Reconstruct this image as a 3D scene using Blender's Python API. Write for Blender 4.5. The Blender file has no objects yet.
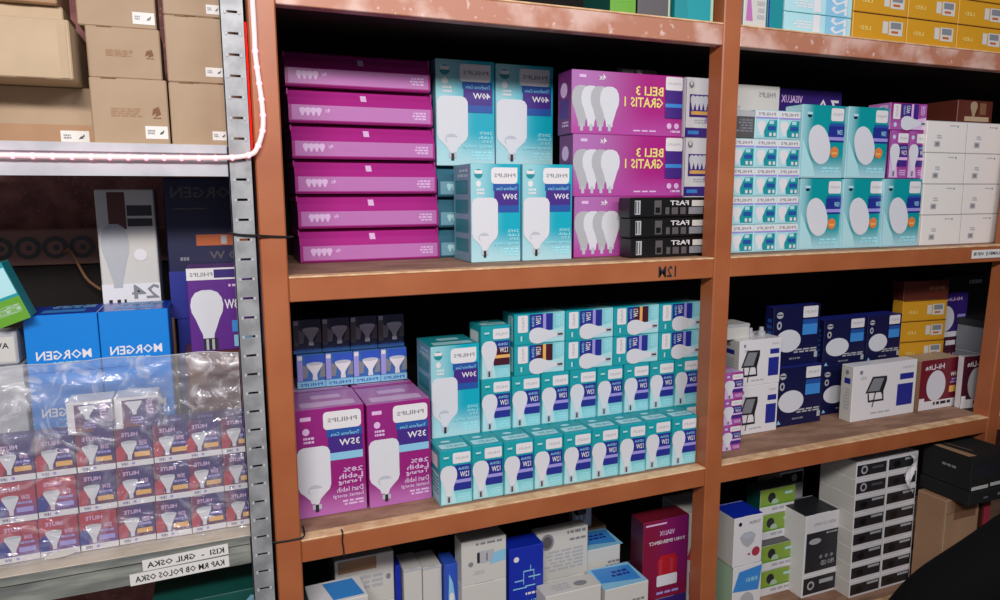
import bpy, bmesh, math, random
from mathutils import Vector, Matrix
random.seed(7)
S = bpy.context.scene
COL = S.collection

# ------------------------------------------------------------------ camera, world, lights, exposure
def make_camera():
    yaw, pitch, roll = 0.384385, -0.148257, -0.003824
    cy, sy, cb, sb = math.cos(yaw), math.sin(yaw), math.cos(pitch), math.sin(pitch)
    fwd = Vector((sy * cb, cy * cb, sb)); right = Vector((cy, -sy, 0)); up = right.cross(fwd)
    r2 = right * math.cos(roll) + up * math.sin(roll)
    u2 = up * math.cos(roll) - right * math.sin(roll)
    cd = bpy.data.cameras.new('camera'); cam = bpy.data.objects.new('camera', cd); COL.objects.link(cam)
    cd.sensor_fit = 'HORIZONTAL'; cd.sensor_width = 36; cd.lens = 706.887 * 36 / 1000
    cd.clip_start = 0.02; cd.clip_end = 50
    m = Matrix((r2, u2, -fwd)).transposed().to_4x4()
    m.translation = Vector((-0.12513, -1.35, 0.14936))
    cam.matrix_world = m
    S.camera = cam
make_camera()
S.view_settings.view_transform = 'Standard'; S.view_settings.look = 'None'
S.view_settings.exposure = 0.0; S.view_settings.gamma = 1; S.view_settings.use_curve_mapping = False
w = bpy.data.worlds.new('world'); S.world = w; w.use_nodes = True
w.node_tree.nodes['Background'].inputs[0].default_value = (0.86, 0.84, 0.95, 1)
w.node_tree.nodes['Background'].inputs[1].default_value = 0.24

def area(name, loc, aim, size, size_y, power, color):
    l = bpy.data.lights.new(name, 'AREA'); l.shape = 'RECTANGLE'; l.size = size; l.size_y = size_y
    l.energy = power; l.color = color
    o = bpy.data.objects.new(name, l); COL.objects.link(o); o.location = loc
    o.rotation_euler = (Vector(aim) - Vector(loc)).to_track_quat('-Z', 'Y').to_euler()
    return o
# ceiling tubes of the shop aisle, in front of and above the shelves
area('ceiling_tube_light', (-0.45, -1.95, 1.08), (0.3, 0, 0.1), 1.2, 0.2, 53, (1.0, 0.95, 0.93))
area('ceiling_tube_light', (1.3, -2.3, 1.3), (1.2, 0, 0.1), 1.2, 0.2, 20, (0.93, 0.93, 1.0))

# ------------------------------------------------------------------ materials
def lin(c):
    return tuple(((v / 255) / 12.92 if v / 255 <= 0.04045 else ((v / 255 + 0.055) / 1.055) ** 2.4) for v in c) + (1,)
MATS = {}
def new_mat(name):
    m = bpy.data.materials.new(name); m.use_nodes = True; MATS[name] = m
    return m, m.node_tree, m.node_tree.nodes['Principled BSDF']
def plain(name, c, rough=0.42, metal=0.0, spec=0.5):
    m, t, b = new_mat(name)
    b.inputs['Base Color'].default_value = lin(c); b.inputs['Roughness'].default_value = rough
    b.inputs['Metallic'].default_value = metal; b.inputs['Specular IOR Level'].default_value = spec
    return m
def noisy(name, c1, c2, scale=8, rough=0.6, stretch=(1, 1, 1), bump=0.0, lo=0.4, hi=0.62, detail=5, c3=None, metal=0.0):
    m, t, b = new_mat(name); N = t.nodes; L = t.links
    tc = N.new('ShaderNodeTexCoord'); mp = N.new('ShaderNodeMapping'); mp.inputs['Scale'].default_value = stretch
    L.new(tc.outputs['Object'], mp.inputs['Vector'])
    nz = N.new('ShaderNodeTexNoise'); nz.inputs['Scale'].default_value = scale; nz.inputs['Detail'].default_value = detail
    L.new(mp.outputs['Vector'], nz.inputs['Vector'])
    r = N.new('ShaderNodeValToRGB'); r.color_ramp.elements[0].position = lo; r.color_ramp.elements[1].position = hi
    r.color_ramp.elements[0].color = lin(c1); r.color_ramp.elements[1].color = lin(c2)
    L.new(nz.outputs['Fac'], r.inputs['Fac'])
    out = r.outputs['Color']
    if c3:
        n2 = N.new('ShaderNodeTexNoise'); n2.inputs['Scale'].default_value = scale * 6; n2.inputs['Detail'].default_value = 3
        L.new(mp.outputs['Vector'], n2.inputs['Vector'])
        r2 = N.new('ShaderNodeValToRGB'); r2.color_ramp.elements[0].position = 0.62; r2.color_ramp.elements[1].position = 0.72
        L.new(n2.outputs['Fac'], r2.inputs['Fac'])
        mx = N.new('ShaderNodeMix'); mx.data_type = 'RGBA'
        L.new(r2.outputs['Color'], mx.inputs[0]); L.new(out, mx.inputs[6]); mx.inputs[7].default_value = lin(c3)
        out = mx.outputs[2]
    L.new(out, b.inputs['Base Color'])
    b.inputs['Roughness'].default_value = rough; b.inputs['Metallic'].default_value = metal
    if bump:
        bp = N.new('ShaderNodeBump'); bp.inputs['Strength'].default_value = bump; bp.inputs['Distance'].default_value = 0.002
        L.new(nz.outputs['Fac'], bp.inputs['Height']); L.new(bp.outputs['Normal'], b.inputs['Normal'])
    return m
def printed(name, cl, cr, cb, rough=0.38, x0=0.15, x1=0.75, zb=0.45):
    """printed colour wash of a carton: cl on the left, cr on the right, cb at the bottom"""
    m, t, b = new_mat(name); N = t.nodes; L = t.links
    tc = N.new('ShaderNodeTexCoord'); sp = N.new('ShaderNodeSeparateXYZ'); L.new(tc.outputs['Generated'], sp.inputs[0])
    def mr(sock, a, c):
        n = N.new('ShaderNodeMapRange'); n.interpolation_type = 'SMOOTHSTEP'
        n.inputs[1].default_value = a; n.inputs[2].default_value = c; L.new(sock, n.inputs[0]); return n.outputs[0]
    m1 = N.new('ShaderNodeMix'); m1.data_type = 'RGBA'; L.new(mr(sp.outputs[0], x0, x1), m1.inputs[0])
    m1.inputs[6].default_value = lin(cl); m1.inputs[7].default_value = lin(cr)
    m2 = N.new('ShaderNodeMix'); m2.data_type = 'RGBA'; L.new(mr(sp.outputs[2], 0.0, zb), m2.inputs[0])
    m2.inputs[6].default_value = lin(cb); L.new(m1.outputs[2], m2.inputs[7])
    L.new(m2.outputs[2], b.inputs['Base Color']); b.inputs['Roughness'].default_value = rough
    return m
def glow(name, c, strength):
    m, t, b = new_mat(name); b.inputs['Base Color'].default_value = lin(c)
    b.inputs['Emission Color'].default_value = lin(c); b.inputs['Emission Strength'].default_value = strength
    return m

plain('white', (226, 224, 226)); plain('cream', (232, 228, 222)); plain('offwhite', (205, 203, 196)); plain('bulbwhite', (214, 216, 222), 0.5)
plain('bulbshade', (186, 190, 200), 0.5); plain('grey', (130, 132, 138)); plain('lightgrey', (178, 180, 184)); plain('ink', (38, 38, 44))
plain('navy', (34, 44, 140)); plain('deepnavy', (14, 18, 66)); plain('purpleink', (66, 38, 130)); plain('lilac', (158, 150, 218))
plain('blueink', (34, 82, 160)); plain('skyink', (60, 140, 215)); plain('skylight', (138, 196, 226)); plain('cyantext', (160, 228, 238))
plain('yellowtext', (240, 222, 130)); plain('orangedot', (222, 130, 66)); plain('amber', (232, 176, 96)); plain('maroon', (112, 22, 40))
plain('darkmaroon', (70, 18, 40)); plain('red', (176, 24, 38)); plain('redblock', (176, 52, 74)); plain('black', (12, 12, 13), 0.35)
plain('blackmatte', (14, 14, 15), 0.85); plain('magenta', (160, 30, 122), 0.36); plain('magentafilm', (170, 44, 132), 0.24)
plain('magentalabel', (188, 116, 180), 0.3); plain('magentaside', (110, 34, 108)); plain('pinklight', (222, 186, 226))
plain('tealgrey', (62, 112, 132), 0.25); plain('tealgreylabel', (120, 168, 186), 0.3)
plain('tealedge', (20, 138, 146)); plain('teallid', (24, 150, 158)); plain('palecyan', (176, 222, 228)); plain('tealart', (24, 150, 158))
plain('green', (98, 160, 40)); plain('greenart', (136, 168, 62)); plain('darkgreenbox', (14, 78, 70)); plain('palegreen', (170, 200, 170))
plain('yellowbox', (206, 150, 34)); plain('yellowtop', (212, 164, 52)); plain('paleyellow', (232, 206, 120)); plain('brownbox', (88, 38, 28)); plain('dustybrown', (124, 92, 84), .8)
plain('morgenblue', (22, 128, 214), 0.3); plain('morgentop', (24, 64, 176), 0.25); plain('royal', (18, 44, 168), 0.35)
plain('indigo', (50, 30, 112)); plain('violetbox', (92, 34, 132)); plain('clearblue', (60, 108, 176), 0.25)
plain('clearbluedark', (34, 40, 80), 0.25); plain('bluestrip', (44, 84, 190))
plain('stripgrey', (88, 84, 86), 0.4); plain('skin', (176, 128, 100), 0.55); plain('lip', (150, 84, 78), 0.5)
plain('cloth', (6, 6, 7), 0.95, spec=0.15); plain('hair', (12, 10, 10), 0.6); plain('orangeprint', (190, 96, 44)); plain('papertag', (222, 220, 216), 0.7)
plain('wire', (20, 18, 18), 0.6); plain('kraftdark', (120, 84, 58), 0.8)
noisy('kraft', (162, 138, 112), (174, 150, 124), 5, 0.75)
noisy('kraftwarm', (156, 120, 90), (170, 134, 102), 5, 0.75)
noisy('kraftlight', (176, 152, 124), (188, 166, 136), 5, 0.75)
noisy('paint', (158, 87, 50), (171, 101, 61), 7, 0.4, bump=0.15, lo=.35, hi=.7)
noisy('paintscuffedlit', (178, 118, 92), (208, 170, 156), 9, 0.42, bump=0.3, c3=(214, 186, 172), lo=0.42, hi=0.56)  # scuffs, plus the pinkish light on the top rail put into the colour
noisy('wornedge', (206, 162, 118), (232, 196, 152), 30, 0.6)
noisy('boardtop', (138, 102, 80), (164, 128, 104), 10, 0.75, stretch=(1, 3, 1), bump=0.3, c3=(120, 88, 66))
noisy('boardunder', (34, 22, 17), (44, 28, 21), 8, 0.8)  # shade below the shelves put into this dark colour
noisy('galvanised', (132, 134, 136), (158, 160, 162), 26, 0.45, metal=0.15, bump=0.1)
noisy('beamwhite', (170, 172, 178), (190, 190, 196), 12, 0.35)
noisy('beamworn', (104, 108, 104), (146, 148, 140), 18, 0.5, stretch=(0.4, 1, 3), bump=0.2)
noisy('tray', (176, 166, 150), (198, 188, 170), 12, 0.6)
noisy('redwall', (112, 70, 68), (146, 96, 92), 18, 0.9, bump=0.6, c3=(160, 112, 104))
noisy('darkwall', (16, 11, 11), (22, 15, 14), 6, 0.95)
noisy('floor', (96, 88, 82), (120, 110, 100), 6, 0.6)
noisy('tubeskin', (224, 216, 212), (236, 228, 224), 30, 0.3)
glow('ledglow', (255, 150, 168), 2.2); glow('ledwhite', (255, 214, 214), 0.22); glow('ledred', (255, 14, 8), 2.2)
printed('tealwash', (150, 206, 214), (0, 168, 190), (176, 218, 224), x0=0.1, x1=0.7, zb=0.35)
printed('tealsmall', (24, 158, 166), (16, 160, 176), (150, 216, 222), zb=0.6)
printed('tealdown', (150, 204, 212), (0, 150, 156), (168, 212, 222), x0=0.02, x1=0.3, zb=0.34)
printed('magentabig', (146, 34, 124), (148, 24, 116), (186, 110, 180), zb=0.3)
printed('magentasmall', (170, 90, 170), (150, 40, 124), (168, 84, 166))
printed('beliwash', (176, 110, 176), (168, 20, 126), (180, 70, 158), x0=0.1, x1=0.7)
printed('hilitebox', (112, 36, 76), (50, 32, 106), (120, 56, 70), x0=0.0, x1=0.5)
printed('hilitered', (178, 46, 66), (164, 42, 66), (86, 66, 150), zb=0.7)
printed('lampred', (130, 20, 60), (122, 22, 96), (130, 20, 60))

def plastic():
    m, t, b = new_mat('bagfilm'); N = t.nodes; L = t.links
    tr = N.new('ShaderNodeBsdfTransparent'); gl = N.new('ShaderNodeBsdfGlossy'); gl.inputs['Roughness'].default_value = 0.12
    df = N.new('ShaderNodeBsdfDiffuse'); df.inputs['Color'].default_value = (0.9, 0.9, 0.95, 1)
    tc = N.new('ShaderNodeTexCoord'); nz = N.new('ShaderNodeTexNoise'); nz.inputs['Scale'].default_value = 16; nz.inputs['Detail'].default_value = 4
    nz.inputs['Distortion'].default_value = 2.5
    L.new(tc.outputs['Object'], nz.inputs['Vector'])
    r = N.new('ShaderNodeValToRGB'); r.color_ramp.elements[0].position = 0.5; r.color_ramp.elements[1].position = 0.72
    r.color_ramp.elements[0].color = (0.17, 0.17, 0.17, 1); r.color_ramp.elements[1].color = (0.62, 0.62, 0.62, 1)
    L.new(nz.outputs['Fac'], r.inputs['Fac'])
    sp = N.new('ShaderNodeSeparateXYZ'); L.new(tc.outputs['Object'], sp.inputs[0])
    mr = N.new('ShaderNodeMapRange'); mr.inputs[1].default_value = -.30; mr.inputs[2].default_value = -.20; mr.inputs[3].default_value = .5; mr.inputs[4].default_value = 1.15
    L.new(sp.outputs[2], mr.inputs[0]); mu = N.new('ShaderNodeMath'); mu.operation = 'MULTIPLY'; mu.use_clamp = True
    L.new(r.outputs['Color'], mu.inputs[0]); L.new(mr.outputs[0], mu.inputs[1])       # white haze and streak highlights put into the opacity, stronger where folded double
    bp = N.new('ShaderNodeBump'); bp.inputs['Strength'].default_value = 1.0; bp.inputs['Distance'].default_value = 0.012
    L.new(nz.outputs['Fac'], bp.inputs['Height']); L.new(bp.outputs['Normal'], gl.inputs['Normal'])
    m1 = N.new('ShaderNodeMixShader'); L.new(mu.outputs[0], m1.inputs[0]); L.new(tr.outputs[0], m1.inputs[1]); L.new(df.outputs[0], m1.inputs[2])
    m2 = N.new('ShaderNodeMixShader'); m2.inputs[0].default_value = 0.12; L.new(m1.outputs[0], m2.inputs[1]); L.new(gl.outputs[0], m2.inputs[2])
    L.new(m2.outputs[0], N['Material Output'].inputs['Surface'])
plastic()

# ------------------------------------------------------------------ geometry builder
_glyph = {}
def text_geo(s):
    """outline letters as triangles, scaled to the unit square"""
    if s in _glyph: return _glyph[s]
    cu = bpy.data.curves.new('t', 'FONT'); cu.body = s; cu.resolution_u = 1; cu.offset = 0.018
    ob = bpy.data.objects.new('t', cu); COL.objects.link(ob)
    dg = bpy.context.evaluated_depsgraph_get()
    me = bpy.data.meshes.new_from_object(ob.evaluated_get(dg))
    vs = [tuple(v.co) for v in me.vertices]; fs = [tuple(p.vertices) for p in me.polygons]
    bpy.data.objects.remove(ob); bpy.data.curves.remove(cu); bpy.data.meshes.remove(me)
    x0 = min(v[0] for v in vs); x1 = max(v[0] for v in vs); y0 = min(v[1] for v in vs); y1 = max(v[1] for v in vs)
    vs = [((v[0] - x0) / (x1 - x0), (v[1] - y0) / (y1 - y0)) for v in vs]
    _glyph[s] = (vs, fs); return _glyph[s]

BULB = [(.34, 0), (.66, 0), (.68, .12), (.76, .24), (.86, .42), (.97, .56), (1, .70), (.96, .84), (.84, .95), (.64, 1), (.36, 1), (.16, .95), (.04, .84), (0, .70), (.03, .56), (.14, .42), (.24, .24), (.32, .12)]
TBULB = [(.38, 0), (.62, 0), (.66, .07), (.78, .14), (.95, .23), (1, .31), (1, .90), (.93, .97), (.80, 1), (.20, 1), (.07, .97), (0, .90), (0, .31), (.05, .23), (.22, .14), (.34, .07)]
CONE = [(.38, 0), (.62, 0), (.64, .26), (.72, .40), (.98, .84), (1, 1), (0, 1), (.02, .84), (.28, .40), (.36, .26)]

LIDS = {}
BLOB = []
for i_ in range(30):           # soft two-lobed outline of the lamp picture
    t_ = 2 * math.pi * i_ / 30; c_, s_ = math.cos(t_), math.sin(t_)
    x_ = .032 * math.copysign(abs(c_) ** .8, c_) * (1 - .10 * math.cos(2 * t_ + 3.14)); z_ = .052 * math.copysign(abs(s_) ** .8, s_)
    BLOB.append((.42 + (x_ * .93 - z_ * .36) / .148, .46 + (x_ * .36 + z_ * .93) / .187))
class G:
    def __init__(s): s.v = []; s.f = []; s.m = []; s.mats = []; s.k = 0; s.lid = None; s.lidmode = False; s.topmat = 'white'
    def mi(s, name):
        if name not in s.mats: s.mats.append(name)
        return s.mats.index(name)
    def face(s, pts, mat):
        if s.lidmode: return s.lid.face(pts, mat)
        n = len(s.v); s.v += [tuple(p) for p in pts]; s.f.append(tuple(range(n, n + len(pts)))); s.m.append(s.mi(mat))
    def geo(s, vs, fs, mat):
        if s.lidmode: return s.lid.geo(vs, fs, mat)
        n = len(s.v); s.v += [tuple(p) for p in vs]; i = s.mi(mat)
        for f in fs: s.f.append(tuple(a + n for a in f)); s.m.append(i)
    def bm(s, bm_, matof):
        bm_.normal_update(); n = len(s.v); bm_.verts.ensure_lookup_table()
        s.v += [tuple(v.co) for v in bm_.verts]
        for f in bm_.faces:
            s.f.append(tuple(v.index + n for v in f.verts)); s.m.append(s.mi(matof(f) if callable(matof) else matof))
    def box(s, x0, y0, z0, x1, y1, z1, mat, side=None, top=None, bevel=0.0012, xf=None):
        b = bmesh.new(); bmesh.ops.create_cube(b, size=1)
        for v in b.verts: v.co = Vector(((v.co.x + .5) * (x1 - x0) + x0, (v.co.y + .5) * (y1 - y0) + y0, (v.co.z + .5) * (z1 - z0) + z0))
        if not s.v: s.topmat = top or mat
        if bevel: bmesh.ops.bevel(b, geom=b.edges[:], offset=bevel, segments=1, affect='EDGES')
        b.verts.index_update(); b.normal_update()
        fm = [(mat if abs(f.normal.y) > .6 else (top or mat) if abs(f.normal.z) > .6 else (side or mat)) for f in b.faces]
        if xf:
            for v in b.verts: v.co = xf @ v.co
        it = iter(fm); s.bm(b, lambda f: next(it)); b.free()
    def tube(s, pts, r, mat, n=8, caps=True):
        rings = []
        for i, p in enumerate(pts):
            p = Vector(p); a = Vector(pts[max(i - 1, 0)]); c = Vector(pts[min(i + 1, len(pts) - 1)])
            d = (c - a).normalized(); q = d.orthogonal().normalized()
            if i and rings: 
                q = (pq - d * pq.dot(d)).normalized()
            pq = q; e = d.cross(q); rr = r[i] if isinstance(r, (list, tuple)) else r
            rings.append([p + (q * math.cos(t) + e * math.sin(t)) * rr for t in [2 * math.pi * k / n for k in range(n)]])
        vs = [v for g in rings for v in g]; fs = []
        for i in range(len(rings) - 1):
            for k in range(n): fs.append((i * n + k, i * n + (k + 1) % n, (i + 1) * n + (k + 1) % n, (i + 1) * n + k))
        if caps: fs += [tuple(range(n))[::-1], tuple((len(rings) - 1) * n + k for k in range(n))]
        s.geo(vs, fs, mat)
    # ---- printing on a face
    def on(s, face, W, D, H):
        s.face_, s.W, s.D, s.H, s.k = face, W, D, H, 0; s.lidmode = False
        if face == 'top':                       # the lid is a part of its own
            if s.lid is None: s.lid = G(); s.lid.box(.0012, .0012, H - .0002, W - .0012, D - .0012, H + .0003, s.topmat, bevel=0)
            s.lidmode = True; s.k = 1
        return s
    def P(s, u, v, e):
        W, D, H = s.W, s.D, s.H
        if s.face_ == 'front': return (u * W, -e, v * H)
        if s.face_ == 'left': return (-e, (1 - u) * D, v * H)
        if s.face_ == 'right': return (W + e, u * D, v * H)
        return (u * W, v * D, H + e)
    def dim(s):
        return {'front': (s.W, s.H), 'left': (s.D, s.H), 'right': (s.D, s.H), 'top': (s.W, s.D)}[s.face_]
    def poly(s, pts, mat):
        s.k += 1; e = 0.00025 + 0.00012 * s.k
        s.face([s.P(u, v, e) for u, v in pts], mat); return s
    def R(s, x0, z0, x1, z1, mat): return s.poly([(x0, z0), (x1, z0), (x1, z1), (x0, z1)], mat)
    def RR(s, x0, z0, x1, z1, mat, r=0.004, corners='abcd'):
        w_, h_ = s.dim(); a, b = r / w_, r / h_; pts = []
        for (cx, cz, t0, key) in ((x1 - a, z0 + b, -90, 'b'), (x1 - a, z1 - b, 0, 'c'), (x0 + a, z1 - b, 90, 'd'), (x0 + a, z0 + b, 180, 'a')):
            if key in corners:
                for j in range(4):
                    t = math.radians(t0 + j * 30); pts.append((cx + a * math.cos(t), cz + b * math.sin(t)))
            else: pts.append((x1 if key in 'bc' else x0, z1 if key in 'cd' else z0))
        return s.poly(pts, mat)
    def E(s, cx, cz, rx, rz, mat, rot=0, n=20):
        w_, h_ = s.dim(); pts = []
        for i in range(n):
            t = 2 * math.pi * i / n; x = rx * w_ * math.cos(t); z = rz * h_ * math.sin(t)
            pts.append((cx + (x * math.cos(rot) - z * math.sin(rot)) / w_, cz + (x * math.sin(rot) + z * math.cos(rot)) / h_))
        return s.poly(pts, mat)
    def C(s, cx, cz, r, mat, n=16):
        w_, h_ = s.dim(); return s.E(cx, cz, r / w_, r / h_, mat, 0, n)
    def shape(s, prof, x0, z0, x1, z1, mat): return s.poly([(x0 + (x1 - x0) * a, z0 + (z1 - z0) * b) for a, b in prof], mat)
    def T(s, txt, x0, z0, x1, z1, mat, mirror=True, vert=False):
        s.k += 1; e = 0.00025 + 0.00012 * s.k; vs, fs = text_geo(txt); out = []
        for a, b in vs:
            if mirror: a = 1 - a
            if vert: a, b = 1 - b, a
            out.append(s.P(x0 + (x1 - x0) * a, z0 + (z1 - z0) * b, e))
        s.geo(out, fs, mat); return s
    def lines(s, x0, z0, x1, z1, n, mat, seed=1, right=True):
        """lines of print too small to read"""
        rn = random.Random(seed); h = (z1 - z0) / n
        for i in range(n):
            zt = z1 - i * h; x = x1 if right else x0; full = (x1 - x0) * rn.uniform(.6, 1)
            used = 0
            while used < full:
                wl = (x1 - x0) * rn.uniform(.12, .28); wl = min(wl, full - used)
                a, b = (x - used - wl, x - used) if right else (x + used, x + used + wl)
                s.k = max(s.k, 3); s.face([s.P(a, zt - h * .6, .0008), s.P(b, zt - h * .6, .0008), s.P(b, zt, .0008), s.P(a, zt, .0008)], mat)
                used += wl + (x1 - x0) * .05
        return s
    def mesh(s, name):
        me = bpy.data.meshes.new(name); me.from_pydata(s.v, [], s.f)
        for n in s.mats: me.materials.append(MATS[n])
        me.polygons.foreach_set('material_index', s.m); me.update()
        if s.lid: LIDS[me.name] = s.lid.mesh('lid_flap')
        return me

def link(name, me, loc=(0, 0, 0), rz=0.0, parent=None, label=None, cat=None, group=None, kind=None, rot=None):
    o = bpy.data.objects.new(name, me); COL.objects.link(o); o.location = loc
    o.rotation_euler = rot if rot else (0, 0, rz)
    if parent: o.parent = parent
    if label: o['label'] = label
    if cat: o['category'] = cat
    if group: o['group'] = group
    if kind: o['kind'] = kind
    if me and me.name in LIDS:
        l = bpy.data.objects.new('lid_flap', LIDS[me.name]); COL.objects.link(l); l.parent = o
    return o
ORD = ['first', 'second', 'third', 'fourth', 'fifth', 'sixth', 'seventh', 'eighth', 'ninth', 'tenth']

# ------------------------------------------------------------------ measures of the shelving (metres)
ZA, ZB, ZC, ZD = 0.529, 0.0, -0.519, -1.04
FA = 0.048                     # height of a front rail
DEPTH = 0.50

# ------------------------------------------------------------------ the room
def struct(name, g): return link(name, g.mesh(name), kind='structure')
g = G(); g.box(-1.6, 0.56, -1.5, 3.2, 0.62, 1.6, 'redwall', bevel=0); struct('wall_back', g)
g = G(); g.box(-1.6, -3.0, -1.56, 3.2, 0.62, -1.5, 'floor', bevel=0); struct('floor', g)
g = G(); g.box(3.0, -3.0, -1.5, 3.06, 0.56, 1.6, 'darkwall', bevel=0); struct('wall_right', g)

# ------------------------------------------------------------------ brown wooden shelving
shelving = link('shelving_unit', None, (0, 0, -1.5), label='reddish brown painted wooden shelving with three posts and thick shelf rails', cat='shelving')
def part(name, g, parent, label=None, off=(0, 0, 0)):
    o = link(name, g.mesh(name), off, parent=parent, label=label); return o
up = (0, 0, 1.5)
def post(x0, x1, zt=0.95, zb=-1.5, mat='paint'):
    g = G(); g.box(x0, 0, zb, x1, 0.05, zt, mat, bevel=0.0025); part('post', g, shelving, off=up)
post(-0.0479, -0.0005); post(0.967, 1.0155)
def leaning_post(x0, x1, lean, zt=0.95, zb=-1.5):
    g = G(); g.box(x0, 0, zb, x1, 0.05, zt, 'paint', bevel=0.0025)
    g.v = [(x + lean * (z + .5), y, z) for x, y, z in g.v]; part('post', g, shelving, 'slightly leaning post', off=up)
leaning_post(2.006, 2.056, .045)
def shelf(x0, x1, zt, rail, shift=0.0):
    g = G(); g.box(x0, 0.002, zt - FA, x1, 0.03, zt - 0.004, rail, bevel=0.0015); part('front_rail', g, shelving, off=up)
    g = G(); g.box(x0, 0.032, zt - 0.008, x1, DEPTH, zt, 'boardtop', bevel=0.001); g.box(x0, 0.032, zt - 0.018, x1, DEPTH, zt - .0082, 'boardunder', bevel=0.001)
    g.box(x0, 0.001, zt - 0.0038, x1, 0.0318, zt, 'wornedge', bevel=0.001)
    part('shelf_board', g, shelving, off=up)
for z, rail in ((ZA, 'paintscuffedlit'), (ZB, 'paint'), (ZC, 'paint'), (ZD, 'paint')):
    shelf(0.0, 0.9665, z, rail); shelf(1.016, 2.035 + .04 * z, z, rail); shelf(2.0585 + .045 * (z + .5), 2.75, z, rail)
    for fx in (.9665, 2.035 + .04 * z):  # unseen boards added behind the posts to stop light leaking through
        g = G(); g.box(fx + .0005, .052, z - .018, fx + .049, DEPTH, z - .001, 'boardunder', bevel=0); part('light_stop_board', g, shelving, off=up)
g = G(); g.box(-0.03, 0.502, -1.5, 2.75, 0.515, 0.95, 'darkwall', bevel=0); part('back_panel', g, shelving, 'back panel with the shade of the bays in its colour', off=up)  # near-black colour carries the shade deep in the bays
g = G(); g.box(-0.046, 0.052, -1.5, -0.036, 0.45, 0.95, 'darkwall', bevel=0); part('end_panel', g, shelving, off=up)

# ------------------------------------------------------------------ steel rack on the left
rack = link('steel_rack', None, (0, 0, -1.5), label='grey slotted steel rack on the left with two shelf beams', cat='rack')
def upright(x0, x1, y, cap):
    g = G(); pitch = 0.0353; z = -1.5; t = 0.002; xm0 = x0 + (x1 - x0) * .28; xm1 = x1 - (x1 - x0) * .28
    while z < cap:
        zt = min(z + pitch, cap); a = z + pitch * .45; b = a + 0.0042
        for yy in (y, y + t):
            for (p, q, r_, s_) in ((x0, z, xm0, zt), (xm1, z, x1, zt), (xm0, z, xm1, a), (xm0, b, xm1, zt)):
                g.face([(p, yy, q), (r_, yy, q), (r_, yy, s_), (p, yy, s_)], 'galvanised')
        for (p, q, r_, s_) in ((xm0, a, xm1, a), (xm0, b, xm1, b)):
            g.face([(p, y, q), (r_, y, s_), (r_, y + t, s_), (p, y + t, q)], 'lightgrey')
        for e in (xm0 - .003, xm1 + .003):     # dimples at the slot ends, glints put into their pale colour
            g.box(e - .002, y - .0012, a - .002, e + .002, y + .0002, a + .004, 'lightgrey', bevel=.0008)
        z = zt
    g.box(x0, y + t, -1.5, x0 + .002, y + .038, cap, 'galvanised', bevel=0)
    g.box(x0, y, -1.5, x0 + .0015, y + t, cap, 'galvanised', bevel=0); g.box(x1 - .0015, y, -1.5, x1, y + t, cap, 'galvanised', bevel=0)
    part('upright', g, rack, off=up)
upright(-0.0925, -0.0535, -0.006, 0.9); upright(-1.02, -0.981, -0.006, 0.9)
g = G(); g.box(-0.0925, 0.42, -1.5, -0.0535, 0.424, 0.9, 'galvanised', bevel=0); part('upright', g, rack, off=up)
for zt, mt in ((0.236, 'beamwhite'), (-0.492, 'beamworn')):
    g = G(); x0, x1 = -0.98, -0.094
    # folded beam profile with a shallow groove
    prof = [(0.0, zt), (0.0, zt - .014), (.006, zt - .017), (.006, zt - .026), (0.0, zt - .029), (0.0, zt - .0535), (.004, zt - .0535), (.004, zt - .03), (.010, zt - .026), (.010, zt - .015), (.004, zt - .012), (.004, zt)]
    for i in range(len(prof)):
        a, b = prof[i], prof[(i + 1) % len(prof)]
        g.face([(x0, a[0], a[1]), (x1, a[0], a[1]), (x1, b[0], b[1]), (x0, b[0], b[1])], mt)
    g.face([(x1, p[0], p[1]) for p in prof], mt); g.face([(x0, p[0], p[1]) for p in prof], mt)
    part('shelf_beam', g, rack, off=up)
    g = G(); g.box(x0, 0.0045, zt - .004, -0.056, 0.42, zt + .001, 'tray', bevel=0.001); part('shelf_panel', g, rack, off=up)
g = G(); g.box(-0.98, 0.0045, -1.05, -0.056, 0.42, -1.045, 'tray', bevel=0.001); part('shelf_panel', g, rack, off=up)

# ------------------------------------------------------------------ rope light
rp = [(-0.95, -.011, .213), (-0.5, -.011, .213), (-0.3, -.011, .2125), (-.15, -.012, .213), (-.10, -.0145, .214), (-.07, -.016, .2165), (-.052, -.014, .222), (-.044, -.010, .232),
      (-.036, -.009, .252), (-.0315, -.009, .275), (-.032, -.009, .31), (-.035, -.009, .345), (-.0385, -.009, .39), (-.0385, -.009, .44), (-.039, -.009, .55), (-.039, -.009, .9)]
def smooth(pts, n=5):
    out = []
    P_ = [Vector(p) for p in pts]
    for i in range(len(P_) - 1):
        a, b, c, d = P_[max(i - 1, 0)], P_[i], P_[i + 1], P_[min(i + 2, len(P_) - 1)]
        for j in range(n):
            t = j / n
            out.append(.5 * ((2 * b) + (c - a) * t + (2 * a - 5 * b + 4 * c - d) * t * t + (3 * b - a - 3 * c + d) * t ** 3))
    return out + [P_[-1]]
rps = smooth(rp)
rope = link('rope_light', None, (-0.5, -.011, .213), label='lit pinkish white LED rope light along the steel beam and up the brown post', cat='rope light')
off = (0.5, .011, -.213)
g = G(); g.tube(rps, 0.0043, 'ledwhite', 10); part('tube', g, rope, off=off)
def along(pts, step):
    out = []; need = 0.0
    for a, b in zip(pts[:-1], pts[1:]):
        L_ = (b - a).length; t = need
        while t < L_:
            out.append(a + (b - a) * (t / L_)); t += step
        need = t - L_
    return out
bead = None
for p in along(rps, 0.027):
    if p.z > .40 or p.x < -.62: continue
    if bead is None:
        b = bmesh.new(); bmesh.ops.create_uvsphere(b, u_segments=10, v_segments=6, radius=.0052); g = G(); b.verts.index_update(); g.bm(b, 'ledglow'); b.free(); bead = g.mesh('led_bead')
    link('led_bead', bead, tuple(Vector(p) + Vector(off)), parent=rope)
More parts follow.
